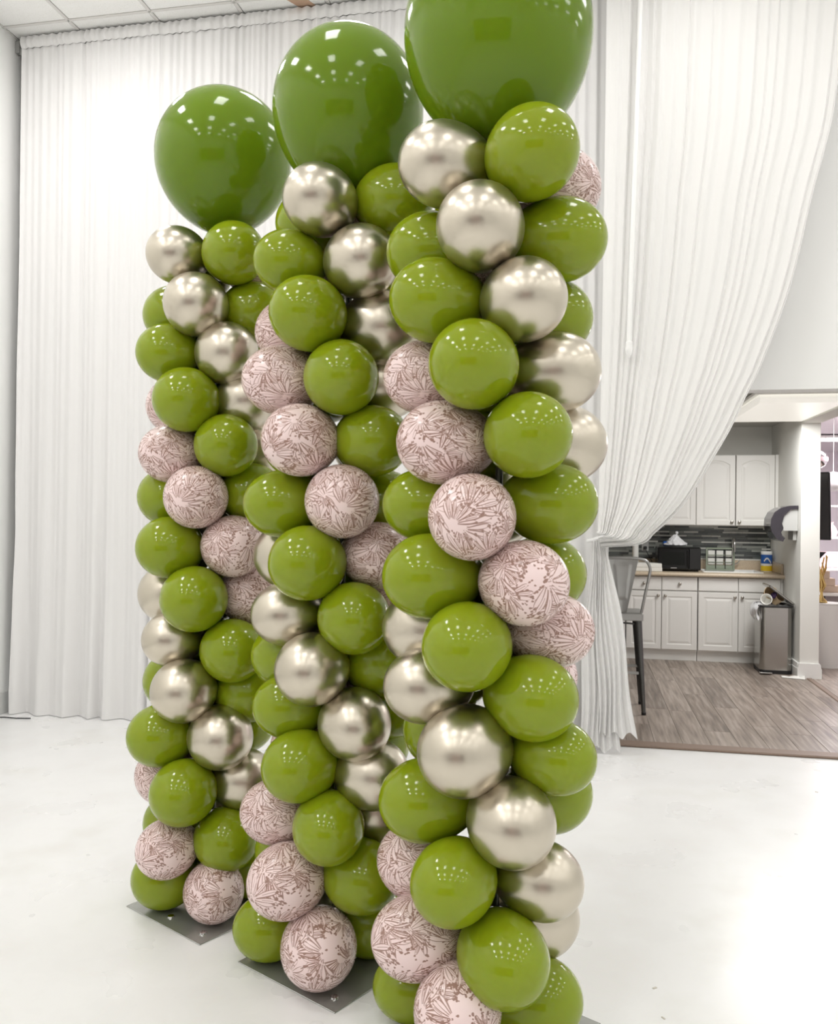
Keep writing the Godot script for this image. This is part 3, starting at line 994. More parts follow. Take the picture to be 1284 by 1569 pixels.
func build_kitchen() -> void:
	var fl := struct("floor", slab(Vector3(-2.6, -0.1, -18.2), Vector3(6.2, 0.0, -5.64)), M.sub, "grey-brown wood plank floor of the kitchen and the room beside it", "floor")
	planks(fl, -0.6, KIT_R + 0.055, KIT_BACK, -5.70, 0.178, 5)
	planks(fl, KIT_R + 0.11, 4.4, -10.9, -5.90, 0.178, 6)
	struct("trim_1", slab(Vector3(-0.8, 0, -5.735), Vector3(2.6, 0.016, -5.62), 0.006), M.strip, "brown transition strip where the white floor meets the wood planks", "threshold")
	struct("trim_2", slab(Vector3(KIT_R + 0.055, 0, -8.30), Vector3(KIT_R + 0.105, 0.018, -5.74), 0.006), M.strip, "brown transition strip running away from the foot of the pier", "threshold")
	# shell
	struct("wall_kitchen_back", slab(Vector3(-2.6, 0, KIT_BACK - 0.12), Vector3(KIT_R, KIT_CEIL + 0.1, KIT_BACK)), M.kitchen_wall, "cream kitchen wall behind the cabinets", "wall")
	struct("wall_kitchen_left", slab(Vector3(-2.7, 0, KIT_BACK - 0.12), Vector3(-2.58, KIT_CEIL + 0.1, ROOM_BACK - 0.15)), M.kitchen_wall, "cream side wall of the kitchen hidden by the drapes", "wall")
	struct("ceiling_kitchen", slab(Vector3(-2.7, KIT_CEIL, KIT_BACK - 0.12), Vector3(KIT_R + 0.165, KIT_CEIL + 0.12, ROOM_BACK - 0.15)), M.kitchen_ceiling, "low plain kitchen ceiling", "ceiling")
	var w := MB.new()
	w.box(Vector3(KIT_R + 0.0825, 1.3, -9.0), Vector3(0.165, 2.6, 1.38), 0.003)
	w.box(Vector3(KIT_R + 0.0825, 2.50, -7.08), Vector3(0.165, 0.30, 2.46), 0.003)
	w.box(Vector3(KIT_R + 0.0825, 1.3, -5.86), Vector3(0.165, 2.6, 0.1), 0.003)
	struct("wall_kitchen_right", w.mesh(), M.kitchen_wall, "cream pier and lintel between the kitchen and the lilac room", "wall")
	var bb := MB.new()
	bb.prism(PackedVector2Array([Vector2(-0.022, 0), Vector2(0.187, 0), Vector2(0.187, 0.09), Vector2(0.181, 0.10), Vector2(0.177, 0.13), Vector2(0.171, 0.14), Vector2(-0.006, 0.14), Vector2(-0.012, 0.13), Vector2(-0.016, 0.10), Vector2(-0.022, 0.09)]), -8.34, -8.288, Transform3D(Basis.IDENTITY, Vector3(KIT_R, 0.01, 0)))
	bb.box(Vector3(KIT_R - 0.008, 0.08, -8.62), Vector3(0.016, 0.14, 0.58), 0.003)
	bb.box(Vector3(KIT_R - 0.010, 0.055, -8.62), Vector3(0.02, 0.09, 0.58), 0.003)
	struct("baseboard_right", bb.mesh(), M.gloss_white, "white moulded baseboard wrapping the foot of the pier", "baseboard")
	# base cabinets
	var knob := knob_mesh()
	var zf := -8.98
	var names := ["white base cabinet at the drape end, behind the metal stool", "white double base cabinet under the microwave, with two small drawers", "white double base cabinet under the sink, behind the steel bin"]
	var spans := [[-0.30, 0.06, 0.43], [0.435, 0.785, 1.137], [1.142, 1.528, 1.925]]
	for k in 3:
		var sp: Array = spans[k]
		var t := thing("base_cabinet", names[k], "cabinet", Vector3.ZERO, 0.0, "white base cabinets")
		var b := MB.new()
		var bt := 0.87 if k < 2 else 0.735
		b.box(Vector3((sp[0] + sp[2]) / 2, (0.11 + bt) / 2, (zf + KIT_BACK) / 2 - 0.002), Vector3(sp[2] - sp[0] - 0.002, bt - 0.11, zf - KIT_BACK - 0.006), 0.002)
		if k == 2:
			for x in [sp[0] + 0.012, sp[2] - 0.012]:
				b.box(Vector3(x, 0.80, (zf + KIT_BACK) / 2 - 0.002), Vector3(0.022, 0.14, zf - KIT_BACK - 0.006), 0.002)
			b.box(Vector3((sp[0] + sp[2]) / 2, 0.80, zf - 0.014), Vector3(sp[2] - sp[0] - 0.002, 0.14, 0.02), 0.002)
		part("body", b.mesh(), M.cab, t)
		part("toe_kick", slab(Vector3(sp[0], 0.012, KIT_BACK + 0.05), Vector3(sp[2], 0.112, zf - 0.03), 0.002), M.white, t)
		for q in 2:
			var x0: float = sp[q]
			var x1: float = sp[q + 1]
			front("door", t, knob, x0, x1, 0.125, 0.722, zf, Vector2(x1 - 0.035, 0.675) if q == 0 else Vector2(x0 + 0.035, 0.675))
			front("drawer", t, knob, x0, x1, 0.728, 0.868, zf, Vector2((x0 + x1) / 2, 0.798) if k < 2 else Vector2.ZERO, 0.0, true)
	var fil := MB.new()
	fil.box(Vector3(1.940, 0.44, zf - 0.02), Vector3(0.027, 0.86, 0.03), 0.002)
	tag(part("filler_panel", fil.mesh(), M.cab), "narrow white filler strip between the sink cabinet and the pier", "panel")
	# worktop with a sink cut-out
	var ct := thing("worktop", "tan laminate worktop with a low splash lip and a sink cut-out", "worktop")
	var c := MB.new()
	var yt := 0.893
	for q in [[-0.5, 1.22, KIT_BACK, zf + 0.05], [1.78, KIT_R, KIT_BACK, zf + 0.05], [1.22, 1.78, KIT_BACK, -9.47], [1.22, 1.78, -9.10, zf + 0.05]]:
		c.box(Vector3((q[0] + q[1]) / 2, yt, (q[2] + q[3]) / 2), Vector3(q[1] - q[0], 0.04, q[3] - q[2]), 0.001)
	c.tube(PackedVector3Array([Vector3(-0.5, yt, zf + 0.048), Vector3(KIT_R, yt, zf + 0.048)]), 0.02, 12)
	part("slab", c.mesh(), M.counter, ct)
	var lip := MB.new()
	lip.box(Vector3(0.735, 0.965, KIT_BACK + 0.012), Vector3(2.47, 0.104, 0.022), 0.004)
	lip.box(Vector3(KIT_R - 0.012, 0.965, -9.27), Vector3(0.022, 0.104, 0.6), 0.004)
	part("splash_lip", lip.mesh(), M.counter, ct)
	var sk := thing("sink", "pale inset kitchen sink in the tan worktop under the tap", "sink", Vector3(1.5, 0.913, -9.285))
	var rim := MB.new()
	rim.box(Vector3(0, 0.003, 0.19), Vector3(0.58, 0.012, 0.03), 0.004)
	rim.box(Vector3(0, 0.003, -0.19), Vector3(0.58, 0.012, 0.03), 0.004)
	for s in [-1.0, 1.0]:
		rim.box(Vector3(s * 0.28, 0.003, 0), Vector3(0.03, 0.012, 0.35), 0.004)
	part("rim", rim.mesh(), M.gloss_white, sk)
	var bas := MB.new()
	for s in [-1.0, 1.0]:
		bas.box(Vector3(s * 0.268, -0.085, 0), Vector3(0.008, 0.165, 0.36), 0.001)
		bas.box(Vector3(0, -0.085, s * 0.176), Vector3(0.53, 0.165, 0.008), 0.001)
	bas.box(Vector3(0, -0.166, 0), Vector3(0.53, 0.008, 0.35), 0.001)
	part("basin", bas.mesh(), M.gloss_white, sk)
	# mosaic splashback: every glass strip is a slab of its own in one mesh
	var mo := part("splashback", slab(Vector3(-0.5, 1.016, KIT_BACK), Vector3(KIT_R - 0.003, 1.39, KIT_BACK + 0.006), 0.001), M.grout)
	tag(mo, "mosaic splashback of thin grey, green-black and white glass strips", "splashback")
	var mb := MB.new()
	mb.colored = true
	var shades := [c8(108, 112, 110), c8(80, 86, 85), c8(130, 134, 130), c8(60, 66, 66), c8(150, 153, 147), c8(94, 100, 97), c8(226, 226, 220), c8(240, 239, 233)]
	var y := 1.018
	var r := RandomNumberGenerator.new()
	r.seed = 77
	while y < 1.385:
		var hgt := 0.0165 if r.randf() < 0.45 else 0.0245
		var x := -0.5 + r.randf_range(-0.15, 0.0)
		while x < KIT_R:
			var ln: float = [0.10, 0.15, 0.20, 0.25][r.randi() % 4]
			var xa := maxf(x, -0.5)
			var xb := minf(x + ln, KIT_R - 0.004)
			if xb - xa > 0.01:
				var pale := hgt < 0.02 and r.randf() < 0.6
				mb.col = (shades[6 + r.randi() % 2] if pale else shades[r.randi() % 6]).srgb_to_linear()
				mb.box(Vector3((xa + xb) / 2, y + hgt / 2, KIT_BACK + 0.0085 + (0.0012 if pale else 0.0)), Vector3(xb - xa - 0.0025, hgt - 0.0025, 0.006), 0.0008)
			x += ln
		y += hgt
	part("glass_strips", mb.mesh(), M.mosaic, mo).set_meta("kind", "stuff")
	# wall cabinets
	var zu := -9.25
	var un := ["white wall cabinet half hidden behind the swagged drape", "white double wall cabinet with arched doors above the microwave and tap"]
	var us := [[0.02, 0.375, 0.735], [0.742, 1.148, 1.536], [1.54, 1.922, 1.922]]
	var ul := ["white wall cabinet mostly behind the swagged drape", "white wall cabinet above the microwave, arched door with knob at its lower corner", "white wall cabinet above the tap, its arched door ending at the filler strip"]
	var pairs := [[0.02, 0.735], [0.742, 1.536], [1.54, 1.922]]
	for k in 3:
		var pr: Array = pairs[k]
		var t := thing("wall_cabinet", ul[k], "cabinet", Vector3.ZERO, 0.0, "white wall cabinets")
		var b := MB.new()
		b.box(Vector3((pr[0] + pr[1]) / 2, 1.755, (zu + KIT_BACK) / 2), Vector3(pr[1] - pr[0] - 0.002, 0.74, zu - KIT_BACK - 0.004), 0.002)
		part("body", b.mesh(), M.cab, t)
		if k == 2:
			front("door", t, knob, 1.54, 1.922, 1.39, 2.122, zu, Vector2(1.575, 1.43), 0.045)
		else:
			var sp: Array = us[k]
			front("door", t, knob, sp[0], sp[1], 1.39, 2.122, zu, Vector2(sp[0] + 0.035, 1.43), 0.045)
			front("door", t, knob, sp[1], sp[2], 1.39, 2.122, zu, Vector2(sp[2] - 0.035, 1.43), 0.045)
	var f2 := MB.new()
	f2.box(Vector3(1.939, 1.755, zu - 0.0), Vector3(0.030, 0.74, 0.03), 0.002)
	tag(part("filler_panel", f2.mesh(), M.cab), "narrow white filler strip between the wall cabinets and the pier", "panel")
	kitchen_things()

func kitchen_things() -> void:
	var top := 0.914
	# microwave
	var t := thing("microwave", "black countertop microwave with a plastic bag lying on it", "microwave", Vector3(0.97, top, -9.28))
	var b := MB.new()
	b.box(Vector3(0, 0.13, 0), Vector3(0.43, 0.235, 0.34), 0.008)
	part("body", b.mesh(), M.black, t)
	var d := MB.new()
	d.box(Vector3(-0.055, 0.13, 0.178), Vector3(0.30, 0.215, 0.02), 0.006)
	var dr := part("door", d.mesh(), M.black, t)
	part("window", slab(Vector3(-0.17, 0.065, 0.187), Vector3(0.05, 0.20, 0.1905), 0.001), M.glass_dark, dr)
	var hd := MB.new()
	hd.tube(PackedVector3Array([Vector3(0.083, 0.04, 0.19), Vector3(0.083, 0.05, 0.205), Vector3(0.083, 0.21, 0.205), Vector3(0.083, 0.22, 0.19)]), 0.006, 8)
	part("handle", hd.mesh(), M.black_matt, dr)
	part("control_panel", slab(Vector3(0.10, 0.025, 0.17), Vector3(0.21, 0.237, 0.186), 0.003), M.black_matt, t)
	part("emblem", slab(Vector3(-0.085, 0.032, 0.187), Vector3(-0.025, 0.039, 0.1895), 0.0005), M.grey_plastic, t)
	for s in [-1.0, 1.0]:
		for q in [-1.0, 1.0]:
			part("foot", slab(Vector3(s * 0.18 - 0.015, 0, q * 0.13 - 0.015), Vector3(s * 0.18 + 0.015, 0.014, q * 0.13 + 0.015), 0.002), M.black_matt, t)
	# knotted bag on the microwave
	var bg := thing("plastic_bag", "knotted translucent white plastic bag on top of the microwave", "bag", Vector3(0.945, top + 0.248, -9.27))
	var nz := FastNoiseLite.new()
	nz.seed = 6
	nz.frequency = 2.2
	var bm := MB.new()
	bm.sheet(48, 24, func(u: float, v: float) -> Vector3:
		var f := TAU * u
		var rr := 0.118 * smoothstep(-0.05, 0.12, v) if v < 0.2 else lerpf(0.118, 0.014, pow((v - 0.2) / 0.8, 0.85))
		rr *= 1.0 + 0.35 * nz.get_noise_3d(cos(f) * 1.2, sin(f) * 1.2, v * 2.0) + 0.08 * sin(f * 9.0) * v
		return Vector3(rr * cos(f), 0.004 + 0.125 * v, rr * sin(f) * 0.8), Vector3.ZERO)
	part("pouch", bm.mesh(), M.bag, bg)
	var kn := MB.new()
	kn.lathe(PackedVector2Array([Vector2(0.015, 0.118), Vector2(0.010, 0.126), Vector2(0.009, 0.134), Vector2(0.018, 0.146), Vector2(0.012, 0.160), Vector2(0.0, 0.163)]), Vector3.ZERO, Vector3(0.1, 1, 0), 14)
	part("knot", kn.mesh(), M.bag, bg)
	var sd := MB.new()
	sd.box(Vector3(-0.075, 0.03, -0.02), Vector3(0.10, 0.05, 0.08), 0.012)
	part("blue_packet", sd.mesh(), M.blue, bg)
	# flat boxes
	for k in 2:
		var bx := MB.new()
		bx.box(Vector3(0.0, 0.02, 0.0), Vector3(0.30 - 0.02 * k, 0.04, 0.22), 0.003)
		var o := part("carton", bx.mesh(), M.paper)
		o.position = Vector3(0.645 + 0.004 * k, top + 0.0405 * k, -9.14 + 0.004 * k)
		o.rotation.y = 0.02 * k
		tag(o, ["flat white carton on the worktop beside the microwave, the lower of two", "flat white carton lying on another carton beside the microwave"][k], "box", "flat white cartons by the microwave")
	# outlet, plug lead
	var ol := thing("power_outlet", "pale wall outlet with a plugged lead on the mosaic splashback", "outlet", Vector3(0.66, 1.16, KIT_BACK + 0.012))
	part("plate", slab(Vector3(-0.036, -0.058, 0), Vector3(0.036, 0.058, 0.006), 0.002), M.grey_plastic, ol)
	part("plug", slab(Vector3(-0.016, -0.04, 0.006), Vector3(0.016, -0.008, 0.034), 0.004), M.black_matt, ol)
	var cd := MB.new()
	cd.tube(PackedVector3Array([Vector3(0, -0.03, 0.03), Vector3(0.01, -0.06, 0.04), Vector3(0.035, -0.11, 0.045), Vector3(0.065, -0.165, 0.05), Vector3(0.075, -0.20, 0.05), Vector3(0.085, -0.235, 0.06)]), 0.004, 8)
	part("lead", cd.mesh(), M.black_matt, ol)
	# paper roll on its holder
	var pr := thing("paper_roll", "upright slim white paper roll on the worktop behind the stool", "paper roll", Vector3(0.545, top, -9.36))
	var pm := MB.new()
	pm.turned([Vector2(0, 0.012), Vector2(0.033, 0.012), Vector2(0.033, 0.29), Vector2(0.018, 0.29), Vector2(0.018, 0.28), Vector2(0, 0.28)], Vector3.ZERO, Vector3.UP, 24)
	part("roll", pm.mesh(), M.paper, pr)
	var ph := MB.new()
	ph.turned([Vector2(0, 0), Vector2(0.055, 0), Vector2(0.055, 0.008), Vector2(0.05, 0.012), Vector2(0, 0.012)], Vector3.ZERO)
	ph.turned([Vector2(0.008, 0.012), Vector2(0.008, 0.31), Vector2(0, 0.315)], Vector3.ZERO, Vector3.UP, 12)
	part("holder", ph.mesh(), M.steel, pr)
	# dish rack
	var rk := thing("dish_rack", "green-grey wire-framed drying rack standing beside the tap", "dish rack", Vector3(1.42, top, -9.42))
	var fr := MB.new()
	var hw := 0.137
	for s in [-1.0, 1.0]:
		fr.box(Vector3(s * hw, 0.12, 0.0), Vector3(0.016, 0.24, 0.016), 0.003)
		fr.box(Vector3(0, 0.12 + s * 0.112, 0), Vector3(2 * hw, 0.016, 0.016), 0.003)
	part("frame", fr.mesh(), M.rack, rk)
	for k in 2:
		part("crossbar", slab(Vector3(-hw, 0.085 + 0.075 * k, -0.004), Vector3(hw, 0.091 + 0.075 * k, 0.004), 0.001), M.rack, rk)
	for k in 2:
		part("upright", slab(Vector3(-0.048 + 0.096 * k, 0.01, -0.004), Vector3(-0.042 + 0.096 * k, 0.23, 0.004), 0.001), M.black_matt, rk)
	for k in 3:
		for q in 2:
			part("panel", slab(Vector3(-0.122 + 0.085 * k, 0.062 + 0.082 * q, -0.018), Vector3(-0.052 + 0.085 * k, 0.128 + 0.082 * q, -0.010), 0.003), M.paper, rk)
	part("foot_panel", slab(Vector3(-0.13, 0.016, -0.016), Vector3(0.13, 0.055, -0.009), 0.002), M.rack, rk)
	# tap
	var tp := thing("kitchen_tap", "tall chrome gooseneck kitchen tap at the back of the sink", "tap", Vector3(1.555, top, -9.50))
	var ba := MB.new()
	ba.turned([Vector2(0.03, 0), Vector2(0.03, 0.008), Vector2(0.022, 0.02), Vector2(0.016, 0.05)], Vector3.ZERO)
	part("base", ba.mesh(), M.chrome_steel, tp)
	var sp := MB.new()
	var pts := PackedVector3Array([Vector3(0, 0.04, 0), Vector3(0, 0.25, 0)])
	for k in 11:
		var f := PI * k / 10.0
		pts.append(Vector3(0, 0.27 + 0.065 * sin(f), 0.065 - 0.065 * cos(f)))
	pts.append(Vector3(0, 0.20, 0.132))
	sp.tube(pts, 0.012, 12)
	part("spout", sp.mesh(), M.chrome_steel, tp)
	var lv := MB.new()
	lv.tube(PackedVector3Array([Vector3(0.015, 0.06, 0), Vector3(0.05, 0.075, 0.005), Vector3(0.075, 0.11, 0.01)]), 0.008, 10, 0.006)
	part("lever", lv.mesh(), M.chrome_steel, tp)
	# wipes
	var wp := thing("wipes_canister", "blue, white and yellow wipes canister at the end of the worktop", "canister", Vector3(1.878, top, -9.40))
	var cb := MB.new()
	cb.turned([Vector2(0, 0), Vector2(0.054, 0), Vector2(0.056, 0.004), Vector2(0.056, 0.185), Vector2(0, 0.185)], Vector3.ZERO, Vector3.UP, 32)
	part("body", cb.mesh(), M.white, wp)
	var bl := MB.new()
	bl.turned([Vector2(0.0566, 0.085), Vector2(0.0566, 0.178)], Vector3.ZERO, Vector3.UP, 32)
	part("blue_band", bl.mesh(), M.blue, wp)
	var ye := MB.new()
	ye.turned([Vector2(0.0566, 0.008), Vector2(0.0566, 0.062)], Vector3.ZERO, Vector3.UP, 32)
	part("yellow_band", ye.mesh(), M.yellow, wp)
	var sw := MB.new()
	for k in 8:
		var f := -0.55 + 0.16 * k
		sw.box(Vector3(0.057 * sin(f), 0.115 + 0.025 * sin(k * 0.55), 0.057 * cos(f)), Vector3(0.011, 0.016, 0.0016), 0.0004, Basis(Vector3.UP, f))
	part("swoosh", sw.mesh(), M.white, wp)
	var ld := MB.new()
	ld.turned([Vector2(0.057, 0.185), Vector2(0.057, 0.205), Vector2(0.05, 0.212), Vector2(0, 0.212)], Vector3.ZERO, Vector3.UP, 32)
	part("lid", ld.mesh(), M.gloss_white, wp)
	var bo := thing("dark_bottle", "slim dark bottle tucked behind the wipes canister", "bottle", Vector3(1.926, top, -9.49))
	var bt := MB.new()
	bt.lathe(PackedVector2Array([Vector2(0, 0), Vector2(0.024, 0), Vector2(0.025, 0.01), Vector2(0.025, 0.13), Vector2(0.018, 0.15), Vector2(0.011, 0.16), Vector2(0.011, 0.18)]), Vector3.ZERO)
	part("body", bt.mesh(), M.black, bo)
	var bc := MB.new()
	bc.turned([Vector2(0.013, 0.178), Vector2(0.013, 0.20), Vector2(0, 0.20)], Vector3.ZERO)
	part("cap", bc.mesh(), M.black_matt, bo)
	# towel dispenser on the pier, seen from its side
	var dp := thing("paper_towel_dispenser", "smoky dark paper towel dispenser with a pale back box fixed to the pier", "dispenser", Vector3(KIT_R, 1.27, -8.55))
	var back := MB.new()
	back.prism(PackedVector2Array([Vector2(-0.003, 0.09), Vector2(-0.135, 0.09), Vector2(-0.145, 0.16), Vector2(-0.125, 0.23), Vector2(-0.07, 0.285), Vector2(-0.003, 0.295)]), -0.14, 0.14)
	part("back_box", back.mesh(), M.grey_plastic, dp)
	part("bracket", slab(Vector3(-0.035, 0.0, -0.10), Vector3(-0.003, 0.09, 0.10), 0.003), M.grey_plastic, dp)
	var hood := MB.new()
	hood.prism(PackedVector2Array([Vector2(-0.003, 0.325), Vector2(-0.08, 0.322), Vector2(-0.155, 0.302), Vector2(-0.21, 0.262), Vector2(-0.24, 0.20), Vector2(-0.245, 0.13), Vector2(-0.232, 0.075), Vector2(-0.21, 0.045), Vector2(-0.19, 0.01), Vector2(-0.135, -0.012), Vector2(-0.115, 0.022), Vector2(-0.142, 0.045), Vector2(-0.15, 0.075), Vector2(-0.13, 0.115), Vector2(-0.145, 0.16), Vector2(-0.125, 0.232), Vector2(-0.07, 0.285), Vector2(-0.003, 0.293)]), -0.155, 0.155)
	part("hood", hood.mesh(), M.smoke, dp)
	# steel bin
	var bn := thing("trash_can", "stainless steel pedal bin with its lid propped open, overflowing", "bin", Vector3(1.785, 0.0, -8.62))
	var body := MB.new()
	var oc := func(hx: float, hz: float, r: float) -> PackedVector2Array:
		var o := PackedVector2Array()
		for q in [[1, 1], [-1, 1], [-1, -1], [1, -1]]:
			for k in 5:
				var f := PI * 0.5 * k / 4.0
				var cx := cos(f) * r
				var cz := sin(f) * r
				var p := Vector2(cx, cz)
				if q[0] == -1 and q[1] == 1: p = Vector2(-cz, cx)
				elif q[0] == -1: p = Vector2(-cx, -cz)
				elif q[1] == -1: p = Vector2(cz, -cx)
				o.append(Vector2(q[0] * (hx - r), q[1] * (hz - r)) + p)
		return o
	var lie := Transform3D(Basis(Vector3(1, 0, 0), Vector3(0, 0, 1), Vector3(0, 1, 0)), Vector3.ZERO)
	var round_wall := func(m: MB, o: PackedVector2Array, y0: float, y1: float) -> void:
		var st := m.v.size()
		var cnt := o.size()
		for k in cnt + 1:
			var a: Vector2 = o[k % cnt]
			var pv: Vector2 = o[(k + cnt - 1) % cnt]
			var nx: Vector2 = o[(k + 1) % cnt]
			var dd := nx - pv
			var nn := Vector3(dd.y, 0, -dd.x).normalized()
			if nn.dot(Vector3(a.x, 0, a.y)) < 0: nn = -nn
			m.vert(Vector3(a.x, y0, a.y), nn); m.vert(Vector3(a.x, y1, a.y), nn)
		for k in cnt:
			m.face(st + 2 * k, st + 2 * k + 1, st + 2 * k + 3); m.face(st + 2 * k, st + 2 * k + 3, st + 2 * k + 2)
	round_wall.call(body, oc.call(0.144, 0.165, 0.05), 0.045, 0.64)
	part("body", body.mesh(), M.steel, bn)
	var bs := MB.new()
	bs.prism(oc.call(0.147, 0.17, 0.05), 0.013, 0.047, lie)
	part("base", bs.mesh(), M.black_matt, bn)
	var rm := MB.new()
	var oo: PackedVector2Array = oc.call(0.148, 0.169, 0.05)
	var rp := PackedVector3Array()
	for p in oo: rp.append(Vector3(p.x, 0.645, p.y))
	rp.append(rp[0])
	rm.tube(rp, 0.010, 8, 0.010, 1.0, false)
	part("rim", rm.mesh(), M.black_matt, bn)
	var lid := MB.new()
	var lb := Basis(Vector3.BACK, -deg_to_rad(38.0))
	lid.box(Vector3(0.150, 0.655, 0) + lb * Vector3(-0.142, 0.012, 0), Vector3(0.284, 0.022, 0.32), 0.008, lb)
	part("lid", lid.mesh(), M.steel, bn)
	var pd := MB.new()
	pd.box(Vector3(-0.10, 0.028, 0.20), Vector3(0.11, 0.012, 0.06), 0.004)
	part("pedal", pd.mesh(), M.steel, bn)
	var ln := MB.new()
	ln.sheet(30, 12, func(u: float, v: float) -> Vector3:
		var zz := lerpf(-0.13, 0.16, u)
		return Vector3(-0.150 - 0.03 * sin(PI * v * 0.9) - 0.012 * sin(u * 19.0), 0.66 - (0.12 + 0.05 * sin(u * 7.0)) * v, zz), Vector3.LEFT)
	part("liner", ln.mesh(), M.bag, bn)
	var fill := MB.new()
	fill.sheet(20, 20, func(u: float, v: float) -> Vector3:
		return Vector3(lerpf(-0.137, 0.137, u), 0.632 + 0.02 * sin(u * 11.0) * cos(v * 9.0), lerpf(-0.155, 0.155, v)), Vector3.UP)
	part("rubbish", fill.mesh(), M.bag, bn)
	var cup := [[-0.075, 0.70, 0.10, 0.052, Vector3(-0.35, 0.25, 1.0), "white paper cup tipped towards the camera on top of the full bin", M.paper], [-0.03, 0.745, 0.0, 0.066, Vector3(0.15, 0.45, 1.0), "brown paper bowl wedged behind the cup in the full bin", M.kraft], [0.03, 0.70, 0.05, 0.042, Vector3(0.5, 0.7, 0.8), "small tan cup under the propped lid of the bin", M.kraft]]
	for q in cup:
		var o := thing("paper_cup", q[5], "cup", Vector3(1.785 + q[0], q[1], -8.62 + q[2]))
		var m := MB.new()
		var r: float = q[3]
		m.lathe(PackedVector2Array([Vector2(0, -0.05), Vector2(r * 0.72, -0.05), Vector2(r * 0.75, -0.045), Vector2(r * 0.97, 0.04)]), Vector3.ZERO, q[4], 24)
		m.lathe(PackedVector2Array([Vector2(0, -0.044), Vector2(r * 0.7, -0.044), Vector2(r * 0.94, 0.04)]), Vector3.ZERO, q[4], 24)
		part("wall", m.mesh(), q[6], o)
		var mr := MB.new()
		var ax: Vector3 = (q[4] as Vector3).normalized()
		var sx := ax.cross(Vector3.UP).normalized()
		var sy := sx.cross(ax)
		var rg := PackedVector3Array()
		for k in 25:
			rg.append(ax * 0.04 + (sx * cos(TAU * k / 24.0) + sy * sin(TAU * k / 24.0)) * r * 0.97)
		mr.tube(rg, 0.0035, 6, 0.0035, 1.0, false)
		part("rim", mr.mesh(), q[6], o)
	var wad := MB.new()
	wad.sheet(16, 10, func(u: float, v: float) -> Vector3:
		var a := TAU * u
		var rr := 0.026 * (1.0 + 0.25 * sin(a * 5.0 + v * 7.0))
		return Vector3(cos(a) * sin(PI * v), cos(PI * v), sin(a) * sin(PI * v)) * rr, Vector3.ZERO)
	var wo := part("crumpled_wrapper", wad.mesh(), M.mauve)
	wo.position = Vector3(1.781, 0.742, -8.55)
	tag(wo, "crumpled purple wrapper inside the brown bowl on the bin", "wrapper")
	# rag on the floor at the foot of the pier
	var rag := MB.new()
	rag.sheet(24, 10, func(u: float, v: float) -> Vector3:
		return Vector3(lerpf(1.80, 1.985, u) , 0.016 + 0.022 * absf(sin(u * 6.0 + v * 3.0)) * (0.3 + u) * sin(PI * v), -8.27 + lerpf(-0.03, 0.05, v) - 0.06 * (1.0 - u)), Vector3.UP)
	tag(part("rag", rag.mesh(), M.paper), "white rag lying on the planks at the foot of the pier", "rag")
	bar_stool()

